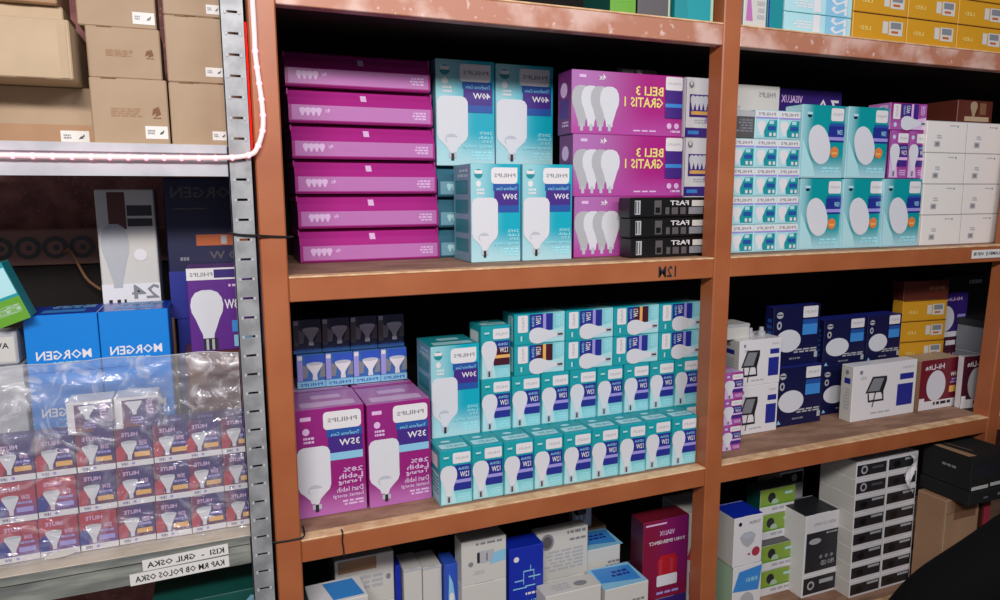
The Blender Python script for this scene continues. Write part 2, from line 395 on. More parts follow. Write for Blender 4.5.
# red diodes behind the tube, shining into the gap beside the brown post
g = G(); g.tube([(-.0508, .020, z) for z in (.222, .25, .30, .36, .41, .45)], .0012, 'ledred', 6); part('red_diode_strip', g, rope, 'thin red diode line in the gap beside the post', off=off)

# ------------------------------------------------------------------ tie wires, tags, marks
g = G(); g.tube(smooth([(-.100, -.009, .084), (-.08, -.0095, .080), (-.052, -.010, .078), (-.03, -.004, .076), (-.01, -.0025, .0745), (.003, .002, .0735), (.012, .02, .073)]), .0022, 'wire', 6)
link('tie_wire', g.mesh('tie_wire'), label='thin black wire tied round the steel upright and the brown post', cat='wire')
g = G(); g.tube(smooth([(-.056, -.004, -.510), (-.045, -.003, -.512), (-.02, -.0025, -.513), (.0, -.0025, -.512), (.006, -.002, -.507), (.006, .02, -.4995)]), .0018, 'wire', 6)
link('tie_wire', g.mesh('tie_wire'), label='thin dark wire across the brown post at the lower shelf rail', cat='wire')
g = G(); g.tube(smooth([(.0795, .012, ZC + .0025), (.0797, -.001, ZC + .001), (.0785, -.0012, ZC - .015), (.080, -.0012, ZC - .03), (.081, -.0012, ZC - .05)]), .0016, 'wire', 6)  # drip on the rail, modelled as a thin tube
link('tie_wire', g.mesh('tie_wire'), label='thin dark drip running down the front of the lower centre shelf', cat='wire')
def tag(x0, z0, x1, z1, txt, label, tilt=0.0, y=-.0012):
    W, H = x1 - x0, z1 - z0; g = G(); g.box(0, -.0006, 0, W, .0002, H, 'papertag', bevel=0)
    g.on('front', W, .001, H); g.k = 5; g.T(txt, .05, .22, .95, .76, 'ink')
    return link('shelf_tag', g.mesh('shelf_tag'), (x0, y, z0), label=label, cat='tag', rot=(0, tilt, 0))
tag(-.278, -.523, -.133, -.502, 'KISI  -  GRIL OSKA', 'upper white paper tag with printed words on the steel beam', -0.03)
tag(-.300, -.547, -.133, -.525, 'KAP RM OB POLOS OSKA', 'lower white paper tag with printed words on the steel beam', -0.02)
tag(1.862, -.036, 1.986, -.012, 'LAMBUJ  00JUB', 'white paper tag on the right end of the middle shelf rail', 0, .0006)
g = G(); g.on('front', .048, .001, .026); g.T('12M', 0, 0, 1, 1, 'ink')
link('front_rail_mark', g.mesh('front_rail_mark'), (.812, .0018, -.040), label='handwritten dark mark 12M on the middle shelf rail', cat='writing')

# ================================================================== carton designs (front face seen; lettering runs mirrored)
def small_bulb(kind='cool', W=.073, D=.073, H=.124):
    body = {'cool': 'tealsmall', 'warm': 'tealsmall', 'magenta': 'magentasmall'}[kind]; dark = 'tealedge' if kind != 'magenta' else 'magentaside'
    g = G(); g.box(0, 0, 0, W, D, H, body, side=body if kind != 'magenta' else 'magentaside', top='teallid' if kind != 'magenta' else 'magentalabel')
    g.on('front', W, D, H)
    g.R(.0, .0, .02, 1, dark)
    g.E(.2, .86, .085, .045, 'tealedge' if kind != 'magenta' else 'pinklight').R(.12, .85, .28, .885, 'palecyan')
    g.poly([(.04, .02), (.5, .02), (.42, .3), (.3, .5), (.04, .5)], 'palecyan' if kind != 'magenta' else 'pinklight')
    g.R(.42, .44, .97, .71, 'navy' if kind != 'magenta' else 'purpleink').R(.42, .25, .97, .39, 'navy' if kind == 'cool' else 'purpleink' if kind == 'magenta' else 'darkmaroon')
    if kind == 'warm': g.R(.42, .44, .97, .57, 'darkmaroon')
    g.R(.42, .385, .97, .445, {'cool': 'lilac', 'warm': 'amber', 'magenta': 'pinklight'}[kind])
    g.RR(.40, .745, .95, .94, 'white', .003).T('PHILIPS', .48, .81, .88, .865, 'lightgrey')
    g.T('LEDBulb', .56, .62, .90, .67, 'skylight').T('12W', .62, .49, .9, .59, 'white')
    g.lines(.55, .28, .92, .37, 2, 'lilac', 3)
    g.lines(.45, .05, .92, .18, 3, 'cyantext' if kind != 'magenta' else 'pinklight', 4)
    g.shape(BULB, .005, .17, .53, .72, 'bulbwhite')
    g.R(.19, .05, .33, .17, 'bulbshade').R(.235, .05, .29, .15, 'ink')
    g.on('top', W, D, H).RR(.1, .12, .92, .5, 'palecyan' if kind != 'magenta' else 'pinklight', .004).T('PHILIPS', .3, .22, .85, .4, 'teallid')
    g.E(.4, .72, .16, .08, 'palecyan' if kind != 'magenta' else 'pinklight')
    g.on('left', W, D, H).R(.1, .08, .9, .55, 'palecyan' if kind != 'magenta' else 'magentalabel').RR(.1, .65, .8, .88, 'white', .004).lines(.15, .15, .85, .5, 5, 'tealedge', 2)
    return g
def big_bulb(watt='30', W=.124, D=.124, H=.215, mag=False):
    g = G(); body = 'magentabig' if mag else 'tealwash'
    g.box(0, 0, 0, W, D, H, body, side='magenta' if mag else 'tealgreylabel', top='magentalabel' if mag else 'teallid')
    g.on('front', W, D, H)
    w = 'white' if not mag else 'pinklight'
    g.E(.15, .90, .085, .048, 'tealedge' if not mag else 'magenta').R(.075, .90, .225, .935, w).E(.15, .80, .05, .032, w).lines(.09, .68, .26, .75, 2, w, 6)
    g.RR(.40, .80, .93 if not mag else .95, .965, 'white', .008, 'abcd' if mag else 'abd')
    g.T('PHILIPS', .46, .865, .89, .905, 'grey')
    g.R(.44, .73, .96, .80, 'blueink').R(.46, .58, .96, .73, 'purpleink').R(.46, .51, .96, .58, 'blueink' if not mag else 'skylight')
    g.T('TrueForce Core', .5, .735, .92, .77, 'skylight')
    g.T(watt + 'W', .62, .64, .92, .70, 'white').lines(.6, .59, .92, .635, 2, 'lilac', 5)
    g.shape(TBULB, .01, .13, .53 if not mag else .48, .66, 'bulbwhite')
    g.E(.25, .255, .11, .05, 'bulbshade').shape(CONE, .16, .10, .37, .27, 'bulbwhite').R(.24, .05, .29, .12, 'ink').R(.20, .075, .24, .12, 'bulbshade').R(.29, .075, .33, .12, 'bulbshade')
    c = 'cyantext' if not mag else 'pinklight'
    if mag:
        g.T('28%', .66, .385, .95, .43, c).T('Lebih', .60, .325, .95, .375, c).T('Terang', .58, .265, .95, .32, c)
        g.T('Dari lebih', .56, .20, .95, .25, c).T('hemat energi', .5, .14, .95, .19, c).lines(.5, .06, .95, .12, 2, c, 8)
    else:
        g.T('200%', .72, .30, .95, .335, c).T('Lebih', .72, .26, .95, .29, c).T('33%', .76, .22, .95, .25, c).T('energy savings', .44, .165, .95, .205, c)
        g.lines(.5, .05, .95, .14, 3, c, 9)
    t = 'pinklight' if mag else 'palecyan'
    g.on('top', W, D, H).RR(.1, .1, .9, .35, t, .006).RR(.3, .5, .75, .7, t, .006).R(.0, .93, 1, .97, 'magenta' if mag else 'tealedge')
    g.on('left', W, D, H)
    for i in range(4): g.RR(.12, .1 + .2 * i, .85, .24 + .2 * i, 'magentalabel' if mag else 'tealedge', .004)
    g.lines(.15, .85, .85, .95, 2, t, 3)
    return g
def film_pack(W=.318, D=.15, H=.0745, teal=False):
    g = G(); base, lab, edge = ('tealgrey', 'tealgreylabel', 'tealgrey') if teal else ('magentafilm', 'magentalabel', 'magentaside')
    # side profile (y,z): upright label face, soft shoulder sloping back, flat top
    prof = [(0.004, 0), (0, .004), (0, H * .50), (.003, H * .56), (.010, H * .72), (.020, H * .86), (.024, H * .94), (.030, H * .995), (D, H * .995), (D, 0)]
    for i in range(len(prof)):
        a, b = prof[i], prof[(i + 1) % len(prof)]
        g.face([(0, a[0], a[1]), (W, a[0], a[1]), (W, b[0], b[1]), (0, b[0], b[1])], base)
    for x in (0, W): g.face([(x, p[0], p[1]) for p in prof], edge)
    # film seam along the top edge and gathered ends
    g.box(-.0015, .016, H * .80, .002, D, H * .98, base, bevel=.0008); g.box(W - .002, .012, H * .74, W + .0015, D, H * .98, base, bevel=.0008)
    g.on('front', W, D, H).R(.02, .08, .985, .50, lab)
    for i in range(4):
        x = .07 + i * .036; g.shape(BULB, x, .2, x + .04, .43, 'pinklight' if not teal else 'palecyan')
    g.T('4x', .24, .30, .275, .42, 'pinklight').lines(.30, .2, .45, .4, 2, lab, 2)
    g.lines(.82, .15, .95, .4, 3, 'pinklight' if not teal else 'palecyan', 4)
    zz = H * .80
    for (a, b, z0, z1, y) in ((.49, .53, .66, .84, .012),):
        g.face([(a * W, y - .006, z0 * H), (b * W, y - .006, z0 * H), (b * W, y + .0045, z1 * H), (a * W, y + .0045, z1 * H)], 'pinklight')
    return g
def beli_pack(W=.305, D=.07, H=.143):
    g = G(); g.box(0, 0, 0, W, D, H, 'beliwash', side='magentaside', top='magentaside')
    g.on('front', W, D, H)
    for i in range(4): g.shape(BULB, -.0 + i * .080, .12, .17 + i * .080, .76, 'bulbwhite' if i % 2 else 'lightgrey')
    for i in range(4): g.R(.072 + i * .080, .05, .098 + i * .080, .16, 'bulbshade')
    g.T('4x', .23, .86, .29, .95, 'white').RR(.06, .88, .12, .93, 'pinklight', .002)
    g.T('BELI 3', .555, .65, .81, .80, 'yellowtext').T('GRATIS 1', .455, .46, .81, .62, 'yellowtext')
    g.lines(.45, .05, .75, .09, 1, 'pinklight', 3)
    g.RR(.83, .76, .99, .98, 'white', .004).T('PHILIPS', .85, .85, .97, .89, 'lightgrey')
    g.R(.83, .54, .99, .76, 'purpleink').R(.83, .48, .99, .54, 'skyink').R(.83, .30, .99, .48, 'purpleink').lines(.85, .56, .97, .7, 3, 'lilac', 2).lines(.85, .32, .97, .45, 2, 'lilac', 6)
    g.C(.87, .17, .007, 'pinklight').C(.94, .17, .007, 'pinklight').lines(.84, .04, .98, .1, 1, 'pinklight', 1)
    g.on('left', W, D, H).E(.45, .7, .25, .12, 'pinklight').R(.2, .25, .75, .55, 'purpleink').lines(.2, .1, .8, .2, 2, 'pinklight', 4)
    return g
def white_pack(W=.078, D=.06, H=.139):
    g = G(); g.box(0, 0, 0, W, D, H, 'white')
    g.on('front', W, D, H).E(.2, .88, .09, .06, 'grey').E(.2, .90, .05, .035, 'white').R(0, 0, .02, 1, 'purpleink').R(.97, 0, 1, 1, 'purpleink')
    g.R(.14, .34, .88, .72, 'purpleink')
    for i in range(4): g.shape(BULB, .17 + i * .15, .46, .36 + i * .15, .70, 'bulbwhite')
    g.R(.2, .38, .8, .44, 'amber').C(.8, .30, .006, 'lilac').R(0, 0, 1, .16, 'purpleink').R(.1, .05, .5, .11, 'skyink').lines(.3, .22, .8, .3, 2, 'lightgrey', 2)
    return g
def fast_pack(W=.221, D=.05, H=.0465):
    g = G(); g.box(0, 0, 0, W, D, H, 'black', bevel=.0025)
    g.on('front', W, D, H).R(.06, .15, .13, .85, 'lightgrey').R(.065, .2, .08, .8, 'ink').R(.1, .2, .11, .8, 'ink')
    g.T('FAST', .50, .60, .74, .84, 'white').R(.78, .55, .96, .85, 'offwhite').R(.74, .15, .93, .5, 'grey')
    g.R(.30, .15, .39, .85, 'stripgrey').R(.315, .22, .375, .5, 'black').R(.44, .15, .49, .5, 'stripgrey').R(.52, .15, .60, .5, 'stripgrey').R(.63, .15, .70, .5, 'stripgrey')
    # ragged heat-sealed ends of the wrap
    for i in range(6):
        z = H * (.08 + i * .16); g.poly([(-.012, z / H), (0.004, z / H - .06), (0.004, z / H + .08)], 'black')
    return g
def mini_box(W=.073, D=.07, H=.0705):
    g = G(); g.box(0, 0, 0, W, D, H, 'palecyan', side='palecyan', top='white')
    g.on('front', W, D, H).R(.02, .76, .98, .97, 'white').T('PHILIPS', .12, .81, .88, .92, 'grey').R(.02, .70, .98, .76, 'lilac')
    g.R(.05, .05, .95, .68, 'palecyan').poly([(.42, .06), (.95, .06), (.95, .66), (.6, .66), (.5, .5), (.38, .3)], 'tealart')
    g.shape(BULB, .08, .12, .46, .62, 'white').R(.55, .3, .9, .45, 'blueink').R(.62, .1, .72, .22, 'white').R(.8, .1, .9, .22, 'white').R(.6, .52, .8, .64, 'palecyan')
    return g
def down_box(W=.15, D=.06, H=.187):
    g = G(); g.box(0, 0, 0, W, D, H, 'tealdown', side='palecyan', top='teallid')
    g.on('front', W, D, H).E(.17, .86, .05, .035, 'deepnavy').R(.11, .865, .23, .90, 'palecyan').poly([(.03, .02), (.35, .02), (.3, .18), (.2, .3), (.03, .55)], 'palecyan')
    g.RR(.66, .79, .96, .965, 'white', .005).T('PHILIPS', .70, .86, .93, .90, 'lightgrey')
    g.R(.62, .50, .99, .72, 'navy').R(.64, .72, .99, .76, 'blueink').R(.62, .525, .99, .57, 'lilac').T('15W', .82, .60, .94, .67, 'cyantext').lines(.68, .61, .8, .68, 2, 'skyink', 2)
    g.poly(BLOB, 'bulbwhite')
    g.C(.78, .36, .0145, 'orangedot').R(.72, .33, .84, .36, 'amber').lines(.45, .06, .92, .15, 2, 'cyantext', 5)
    return g
def plain_white(W=.1635, D=.16, H=.0865):
    g = G(); g.box(0, 0, 0, W, D, H, 'cream')
    g.on('front', W, D, H).R(.0, .985, 1, 1, 'lightgrey').R(.985, 0, 1, 1, 'lightgrey').R(.2, .18, .34, .36, 'lightgrey').R(.23, .22, .31, .32, 'grey').lines(.25, .42, .4, .56, 2, 'lightgrey', 3, False).C(.75, .85, .003, 'grey').lines(.5, .82, .7, .88, 1, 'lightgrey', 3)
    return g
def lamp_icon(g, x0, z0, x1, z1):
    """printed floodlight: tilted square lamp head on a bracket"""
    f = lambda a, b: (x0 + (x1 - x0) * a, z0 + (z1 - z0) * b)
    g.poly([f(.0, .40), f(.30, 1), f(1, .98), f(.75, .38)], 'ink').poly([f(.10, .46), f(.36, .93), f(.86, .91), f(.66, .44)], 'grey')
    g.poly([f(.75, .38), f(1, .98), f(1, .8), f(.82, .28)], 'black')
    g.poly([f(.1, .38), f(.16, .38), f(.2, .1), f(.14, .1)], 'ink').poly([f(.8, .36), f(.86, .4), f(.9, .1), f(.84, .1)], 'ink').poly([f(.14, .05), f(.9, .05), f(.9, .12), f(.14, .12)], 'ink')
    g.poly([f(.45, .4), f(.5, .4), f(.38, -.15), f(.34, -.15)], 'ink')
def flood_box(W=.262, D=.042, H=.168, small=False):
    g = G(); g.box(0, 0, 0, W, D, H, 'white', side='offwhite')
    g.on('front', W, D, H).E(.12, .88, .025, .04, 'grey').lines(.08, .74, .2, .80, 2, 'lightgrey', 1).T('PHILIPS', .76, .86, .94, .90, 'lightgrey')
    g.R(.73, .66, .95, .77, 'navy').R(.70, .18, .95, .58, 'navy').lines(.73, .3, .93, .54, 4, 'blueink', 3).lines(.73, .2, .93, .27, 1, 'lilac', 3)
    lamp_icon(g, .20, .30, .52, .78) if not small else lamp_icon(g, .05, .18, .48, .78)
    g.lines(.25, .08, .6, .13, 1, 'lightgrey', 5)
    g.on('left', W, D, H).R(.3, .68, .8, .78, 'navy').lines(.3, .2, .8, .6, 7, 'lightgrey', 8).E(.5, .88, .14, .04, 'grey')
    return g
def navy_box(W=.174, D=.035, H=.174):
    g = G(); g.box(0, 0, 0, W, D, H, 'deepnavy', side='deepnavy', top='navy')
    g.on('front', W, D, H).E(.13, .86, .07, .055, 'lightgrey').R(.07, .855, .19, .875, 'deepnavy').E(.12, .69, .05, .07, 'lightgrey').E(.12, .69, .025, .035, 'deepnavy')
    g.RR(.62, .79, .94, .98, 'white', .003).T('PHILIPS', .66, .86, .90, .91, 'lightgrey').R(.62, .50, .94, .76, 'skyink').R(.62, .68, .94, .76, 'blueink').lines(.66, .55, .9, .67, 2, 'skylight', 2)
    g.E(.32, .42, .27, .19, 'bulbwhite', n=26).lines(.4, .19, .95, .27, 2, 'lightgrey', 5).R(.9, .1, .97, .2, 'lightgrey').poly([(.03, .05), (.12, .05), (.07, .12)], 'skylight').lines(.35, .08, .6, .13, 1, 'grey', 2)
    g.on('left', W, D, H).lines(.2, .2, .8, .8, 6, 'blueink', 3)
    return g
def yellow_box(W=.178, D=.04, H=.0655):
    g = G(); g.box(0, 0, 0, W, D, H, 'yellowbox', top='yellowtop')
    g.on('front', W, D, H).R(.55, .3, .65, .75, 'offwhite').R(.67, .25, .93, .78, 'offwhite').R(.7, .5, .9, .74, 'grey').R(.72, .33, .85, .42, 'orangeprint')
    g.T('LED', .12, .36, .33, .50, 'paleyellow').R(.0, .965, 1, 1, 'brownbox')
    return g
def hilite_box(W=.18, D=.08, H=.163, sideways=False):
    g = G(); g.box(0, 0, 0, W, D, H, 'maroon' if not sideways else 'darkmaroon', side='kraftwarm' if not sideways else 'white', top='kraftlight' if not sideways else 'lightgrey')
    g.on('front', W, D, H).R(0, 0, 1, .17, 'white').T('Hi-Lite', .1, .80, .58, .91, 'white')
    g.lines(.2, .04, .8, .14, 1, 'ink', 7).E(.4, .47, .24, .31, 'bulbwhite' if not sideways else 'lightgrey', n=26)
    g.R(0, .12, .13, .24, 'white').T('18W', .75, .62, .93, .71, 'white').lines(.72, .46, .95, .58, 2, 'lilac', 3).R(.74, .3, .95, .43, 'amber')
    return g
def halogen_box(kind='a', W=.0605, D=.058, H=.0735):
    body = {'a': 'hilitebox', 'b': 'hilitered'}[kind]
    g = G(); g.box(0, 0, 0, W, D, H, body, side='indigo', top='indigo')
    g.on('front', W, D, H).R(0, .02, 1, .17, 'white').T('18W', .12, .05, .3, .14, 'purpleink').C(.45, .1, .0028, 'lilac').T('HILITE', .18, .80, .62, .90, 'pinklight')
    g.T('35W', .64, .56, .86, .68, 'pinklight').R(.5, .26, .92, .38, 'amber' if kind == 'a' else 'lilac').lines(.52, .42, .9, .52, 1, 'lilac', 2)
    g.poly([(0, .18), (.2, .18), (.3, .4), (.14, .6), (0, .5)], 'redblock' if kind == 'a' else 'navy')
    g.shape(CONE, .16, .2, .58, .66, 'bulbwhite').E(.37, .655, .21, .04, 'bulbshade')
    g.on('top', W, D, H).lines(.2, .2, .8, .5, 2, 'lilac', 4)
    return g
def spot_box(dark=False, W=.0625, D=.06, H=.078):  # dark variant has the shadow of the shelf above in its colours
    g = G(); g.box(0, 0, 0, W, D, H, 'clearblue' if not dark else 'clearbluedark', side='tealgrey', top='clearbluedark')
    g.on('front', W, D, H).R(0, .0, 1, .2 if not dark else .1, 'skylight' if not dark else 'clearblue').T('PHILIPS', .1, .05, .9, .14, 'blueink')
    g.R(.3, .68, 1, .96, 'bluestrip' if not dark else 'deepnavy').R(.02, .22, .2, .98, 'lilac' if not dark else 'stripgrey').R(.04, .84, .2, .96, 'white' if not dark else 'lightgrey')
    g.poly([(.2, .3), (.36, .3), (.42, .6), (.2, .7)], 'grey').poly([(.78, .3), (1, .3), (1, .7), (.9, .7)], 'grey' if not dark else 'stripgrey')
    g.shape(CONE, .34, .3, .92, .72, 'white' if not dark else 'lightgrey').E(.63, .71, .29, .05, 'bulbshade').R(.54, .22, .72, .32, 'bulbwhite')
    return g
def morgen_box(W=.117, D=.115, H=.1065):
    g = G(); g.box(0, 0, 0, W, D, H, 'morgenblue', side='morgenblue', top='morgentop')
    g.on('front', W, D, H).T('MORGEN', .13, .22, .88, .38, 'white').lines(.2, .14, .7, .18, 1, 'skylight', 4)
    g.on('top', W, D, H).RR(.2, .2, .8, .5, 'skyink', .004).lines(.2, .6, .9, .9, 3, 'skylight', 5)
    return g
def kraft_box(W, D, H, mat='kraft', logo=True, seed=1):
    g = G(); g.box(0, 0, 0, W, D, H, mat, side=mat, top='kraftlight', bevel=.002)
    g.on('front', W, D, H)
    if logo:
        g.lines(.25, .42, .66, .56, 4, 'kraftwarm', seed, False)
        g.poly([(.80, .56), (.88, .60), (.84, .50), (.78, .46)], 'kraftdark').poly([(.82, .44), (.90, .48), (.88, .58), (.84, .50)], 'kraftdark').lines(.79, .40, .9, .43, 1, 'kraftdark', 2)
    g.R(.28, .0, .44, .012, 'kraftdark').R(.7, .0, .85, .012, 'kraftdark').R(.15, .985, .35, 1.0, 'kraftdark')
    return g

_cache = {}
def M(name, fn, *a, **k):
    key = (name, fn.__name__, a, tuple(sorted(k.items())))
    if key not in _cache: _cache[key] = fn(*a, **k).mesh(name)
    return _cache[key]

# ================================================================== centre bay, middle shelf
# six shrink-wrapped magenta packs
xs = [.050, .049, .046, .043, .039, .035]
for i, x in enumerate(xs):
    lab = ['at the bottom of the left stack', 'second from the bottom of the left stack', 'third from the bottom of the left stack', 'fourth from the bottom of the left stack', 'second from the top of the left stack', 'on top of the left stack under the upper shelf'][i]
    link('bulb_multipack', M('bulb_multipack', film_pack), (x, .25, .0005 + i * .0758), label='wide shrink-wrapped magenta four-bulb pack ' + lab, cat='light bulb pack', group='shrink-wrapped magenta packs')
for i in range(3):
    link('bulb_multipack', M('bulb_multipack', film_pack, .305, .15, .0715, True), (.371, .262, .0005 + i * .072), label='grey teal wrapped pack ' + ['at the bottom', 'in the middle', 'on top'][i] + ' of the narrow stack beside the magenta packs', cat='light bulb pack', group='grey teal packs behind the tall boxes')
def bigs(x, y, z, watt, lab, mag=False, dims=(.124, .124, .215), rz=0):
    return link('large_bulb_box', M('large_bulb_box', big_bulb, watt, *dims, mag), (x, y, z), rz, label=lab, cat='light bulb box')
bigs(.399, .112, .0005, '30', 'lower left tall pale teal 30W bulb box on the middle shelf', dims=(.118, .118, .215))
bigs(.519, .105, .0005, '30', 'lower right tall pale teal 30W bulb box beside the magenta packs')
bigs(.370, .264, .2168, '40', 'upper left tall teal 40W bulb box beside the magenta stack', dims=(.146, .134, .242))
bigs(.519, .264, .2168, '40', 'upper right tall teal 40W bulb box, above the right 30W box', dims=(.152, .134, .240))
for i, z in enumerate((.0005, .1440, .2875)):
    link('bulb_multipack', M('bulb_multipack', beli_pack), (.662 - .005 * i, .13, z), label='magenta pack reading BELI 3 GRATIS 1, ' + ['lowest, partly hidden by the black packs', 'middle of the stack of three', 'topmost of the stack of three'][i], cat='light bulb pack', group='magenta promotion packs')
for i in range(3):
    link('strip_pack', M('strip_pack', fast_pack), (.776 - i * .003, .062, .0005 + i * .047), label='flat black pack with white print, ' + ['bottom', 'middle', 'top'][i] + ' of three beside the brown post', cat='pack', group='black packs on the middle shelf')
for i, lb in enumerate(('bottom, hidden behind the black packs', 'in the middle, just above the black packs', 'on top')):
    link('bulb_carton', M('bulb_carton', white_pack, .082, .09, .143), (.969 - .002 * i, .130, .0005 + i * .1435), label='white four-bulb carton with purple picture, ' + lb, cat='light bulb box', group='white four-bulb cartons')
g = G(); g.box(0, 0, 0, .113, .06, .018, 'black', bevel=.003); g.on('front', .113, .06, .018).R(.1, .3, .4, .7, 'stripgrey').T('LED', .45, .25, .6, .75, 'lightgrey')
link('small_pack', g.mesh('small_pack'), (.79, .16, .4307), label='flat black pack lying on top of the magenta promotion packs', cat='pack')
# top shelf glimpses, centre bay
def slab(name, W, D, H, mat, side=None, fn=None, top=None):
    g = G(); g.box(0, 0, 0, W, D, H, mat, side=side, top=top, bevel=.0015); g.on('front', W, D, H)
    if fn: fn(g)
    if g.lid is None and D > .01: g.on('top', W, D, H).R(.01, .93, .99, .95, side or 'lightgrey').R(.3, .0, .7, .02, side or 'lightgrey')
    return g.mesh(name)
link('carton', slab('carton', .062, .12, .15, 'green', 'darkgreenbox', lambda g: g.R(.8, 0, 1, 1, 'green').lines(.15, .3, .7, .5, 3, 'palegreen', 3)), (.684, .02, ZA + .0005), label='bright green carton on the top shelf', cat='box')
link('carton', slab('carton', .086, .12, .15, 'stripgrey', 'ink', lambda g: g.R(.9, 0, .95, 1, 'palegreen').lines(.1, .3, .8, .6, 4, 'grey', 3)), (.752, .02, ZA + .0005), label='dull grey carton between the green and the turquoise one', cat='box')
link('carton', slab('carton', .102, .12, .15, 'teallid', 'tealedge', lambda g: g.R(.93, 0, 1, 1, 'palegreen').poly([(.0, 0), (.35, 0), (.15, 1), (0, 1)], 'tealedge')), (.848, .02, ZA + .0005), label='turquoise carton on the top shelf left of the post', cat='box')
link('carton', slab('carton', .066, .12, .15, 'offwhite', 'lightgrey', lambda g: g.poly([(.1, .1), (.4, .1), (.3, .4), (.15, .5)], 'magentalabel').lines(.5, .1, .9, .5, 4, 'lightgrey', 3)), (1.037, .02, ZA + .0005), label='pinkish white carton on the top shelf right of the post', cat='box')
link('carton', slab('carton', .046, .12, .15, 'tealedge', 'tealedge', lambda g: g.R(0, 0, .1, 1, 'navy')), (1.107, .02, ZA + .0005), label='narrow dark teal carton on the top shelf', cat='box')
def paleteal(g):
    g.R(0, 0, .45, .9, 'palecyan').R(.42, .1, .52, 1, 'white').R(.6, 0, .93, 1, 'skylight').T('22', .68, .08, .92, .92, 'white', True, True)
    g.R(0, .97, 1, 1, 'tealedge').lines(.05, .2, .4, .6, 3, 'white', 4)
for i in range(3):
    link('carton', slab('carton', .212, .12, .046, 'palecyan', 'palecyan', paleteal), (1.155, .018, ZA + .0005 + i * .0465), label='flat pale turquoise carton, ' + ['lowest', 'middle', 'topmost'][i] + ' of the stack on the top shelf', cat='box', group='pale turquoise cartons on the top shelf')
nm = [('far left', 1.370), ('second', 1.557), ('third', 1.744)]
for j, (n_, x) in enumerate(nm):
    for i in range(3):
        link('lamp_carton', M('lamp_carton', yellow_box, .184, .12, .064), (x, .016, ZA + .0005 + i * .0646), label='yellow lamp carton on the top shelf, ' + ['bottom', 'middle', 'top'][i] + ' row, ' + ['left column', 'middle column', 'right column'][j], cat='box', group='yellow cartons on the top shelf')

# ================================================================== centre bay, lower shelf
zc = ZC + .0005
bigs(.006, .092, zc, '35', 'left large magenta 35W bulb box at the front of the lower shelf', True, (.142, .142, .233))
bigs(.153, .088, zc, '35', 'right large magenta 35W bulb box beside the small teal boxes', True, (.139, .142, .230), rz=.01)
for i, x in enumerate((.006, .152)):
    link('large_bulb_box', M('large_bulb_box', big_bulb, '35', .139, .142, .230, True), (x, .238, zc), label='magenta bulb box hidden behind the ' + ['left', 'right'][i] + ' large magenta box', cat='light bulb box', group='magenta bulb boxes in the second row')
for i in range(4):
    link('spotlight_box', M('spotlight_box', spot_box), (.032 + i * .0632, .262 - i * .002, zc + .2335), label='blue spotlight bulb box, ' + ['leftmost', 'second from left', 'third from left', 'rightmost'][i] + ' of the lower row behind the magenta boxes', cat='light bulb box', group='blue spotlight boxes')
    link('spotlight_box', M('spotlight_box', spot_box, True), (.028 + i * .0640, .275 - i * .002, zc + .2335 + .0785), label='spotlight bulb box with shelf shadow in its colour, ' + ['leftmost', 'second from left', 'third from left', 'rightmost'][i] + ' of the upper row', cat='light bulb box', group='dark spotlight boxes')
SB = lambda k='cool', W=.073, H=.124: M('bulb_box', small_bulb, k, W, .073, H)
for i in range(9):
    link('bulb_box', SB(), (.2965 + i * .0745, .041 + (.002 if i % 2 else 0), zc), random.uniform(-.02, .02), label='small teal bulb box, ' + (ORD[i] + ' from the left' if 0 < i < 8 else 'at the left end' if i == 0 else 'at the right end') + ' of the bottom row', cat='light bulb box', group='front row of small teal bulb boxes')
for i in range(10):
    link('bulb_box', SB(), (.2965 + i * .0742, .1195, zc), label='small teal bulb box hidden behind the bottom front row, ' + ORD[i] + ' from the left', cat='light bulb box', group='hidden second row of small teal bulb boxes')
z3 = zc + .1245
bigs(.304, .120, z3 + .0, '30', 'large pale teal 30W bulb box standing behind the front row', dims=(.115, .115, .211))
for i in range(8):
    link('bulb_box', SB(), (.4225 + i * .0757, .119, z3), random.uniform(-.015, .015), label='small teal bulb box, ' + (ORD[i] + ' from the left' if 0 < i < 7 else 'at the left end' if i == 0 else 'at the right end') + ' of the upright row above the bottom row', cat='light bulb box', group='upper upright row of small teal bulb boxes')
z4 = z3 + .1245
link('bulb_box', SB('warm'), (.422, .119, z4), .015, label='small teal bulb box with cream stripe, alone on top next to the 30W box', cat='light bulb box')
lying = []
for r in range(2):
    for i in range(4):
        warm = (r, i) in ((0, 0), (1, 2))
        me = SB('warm' if warm else 'cool', .0725, .1300)
        o = link('bulb_box', me, (.505 + i * .1322 + .130, .1195, z4 + .0003 + r * .073), label='small teal bulb box lying on its side, ' + ['lower', 'upper'][r] + ' row, ' + ['leftmost', 'second from left', 'third from left', 'rightmost'][i], cat='light bulb box', group='small teal bulb boxes lying on their side', rot=(0, -math.pi / 2, 0))
        # hidden partner behind, none needed

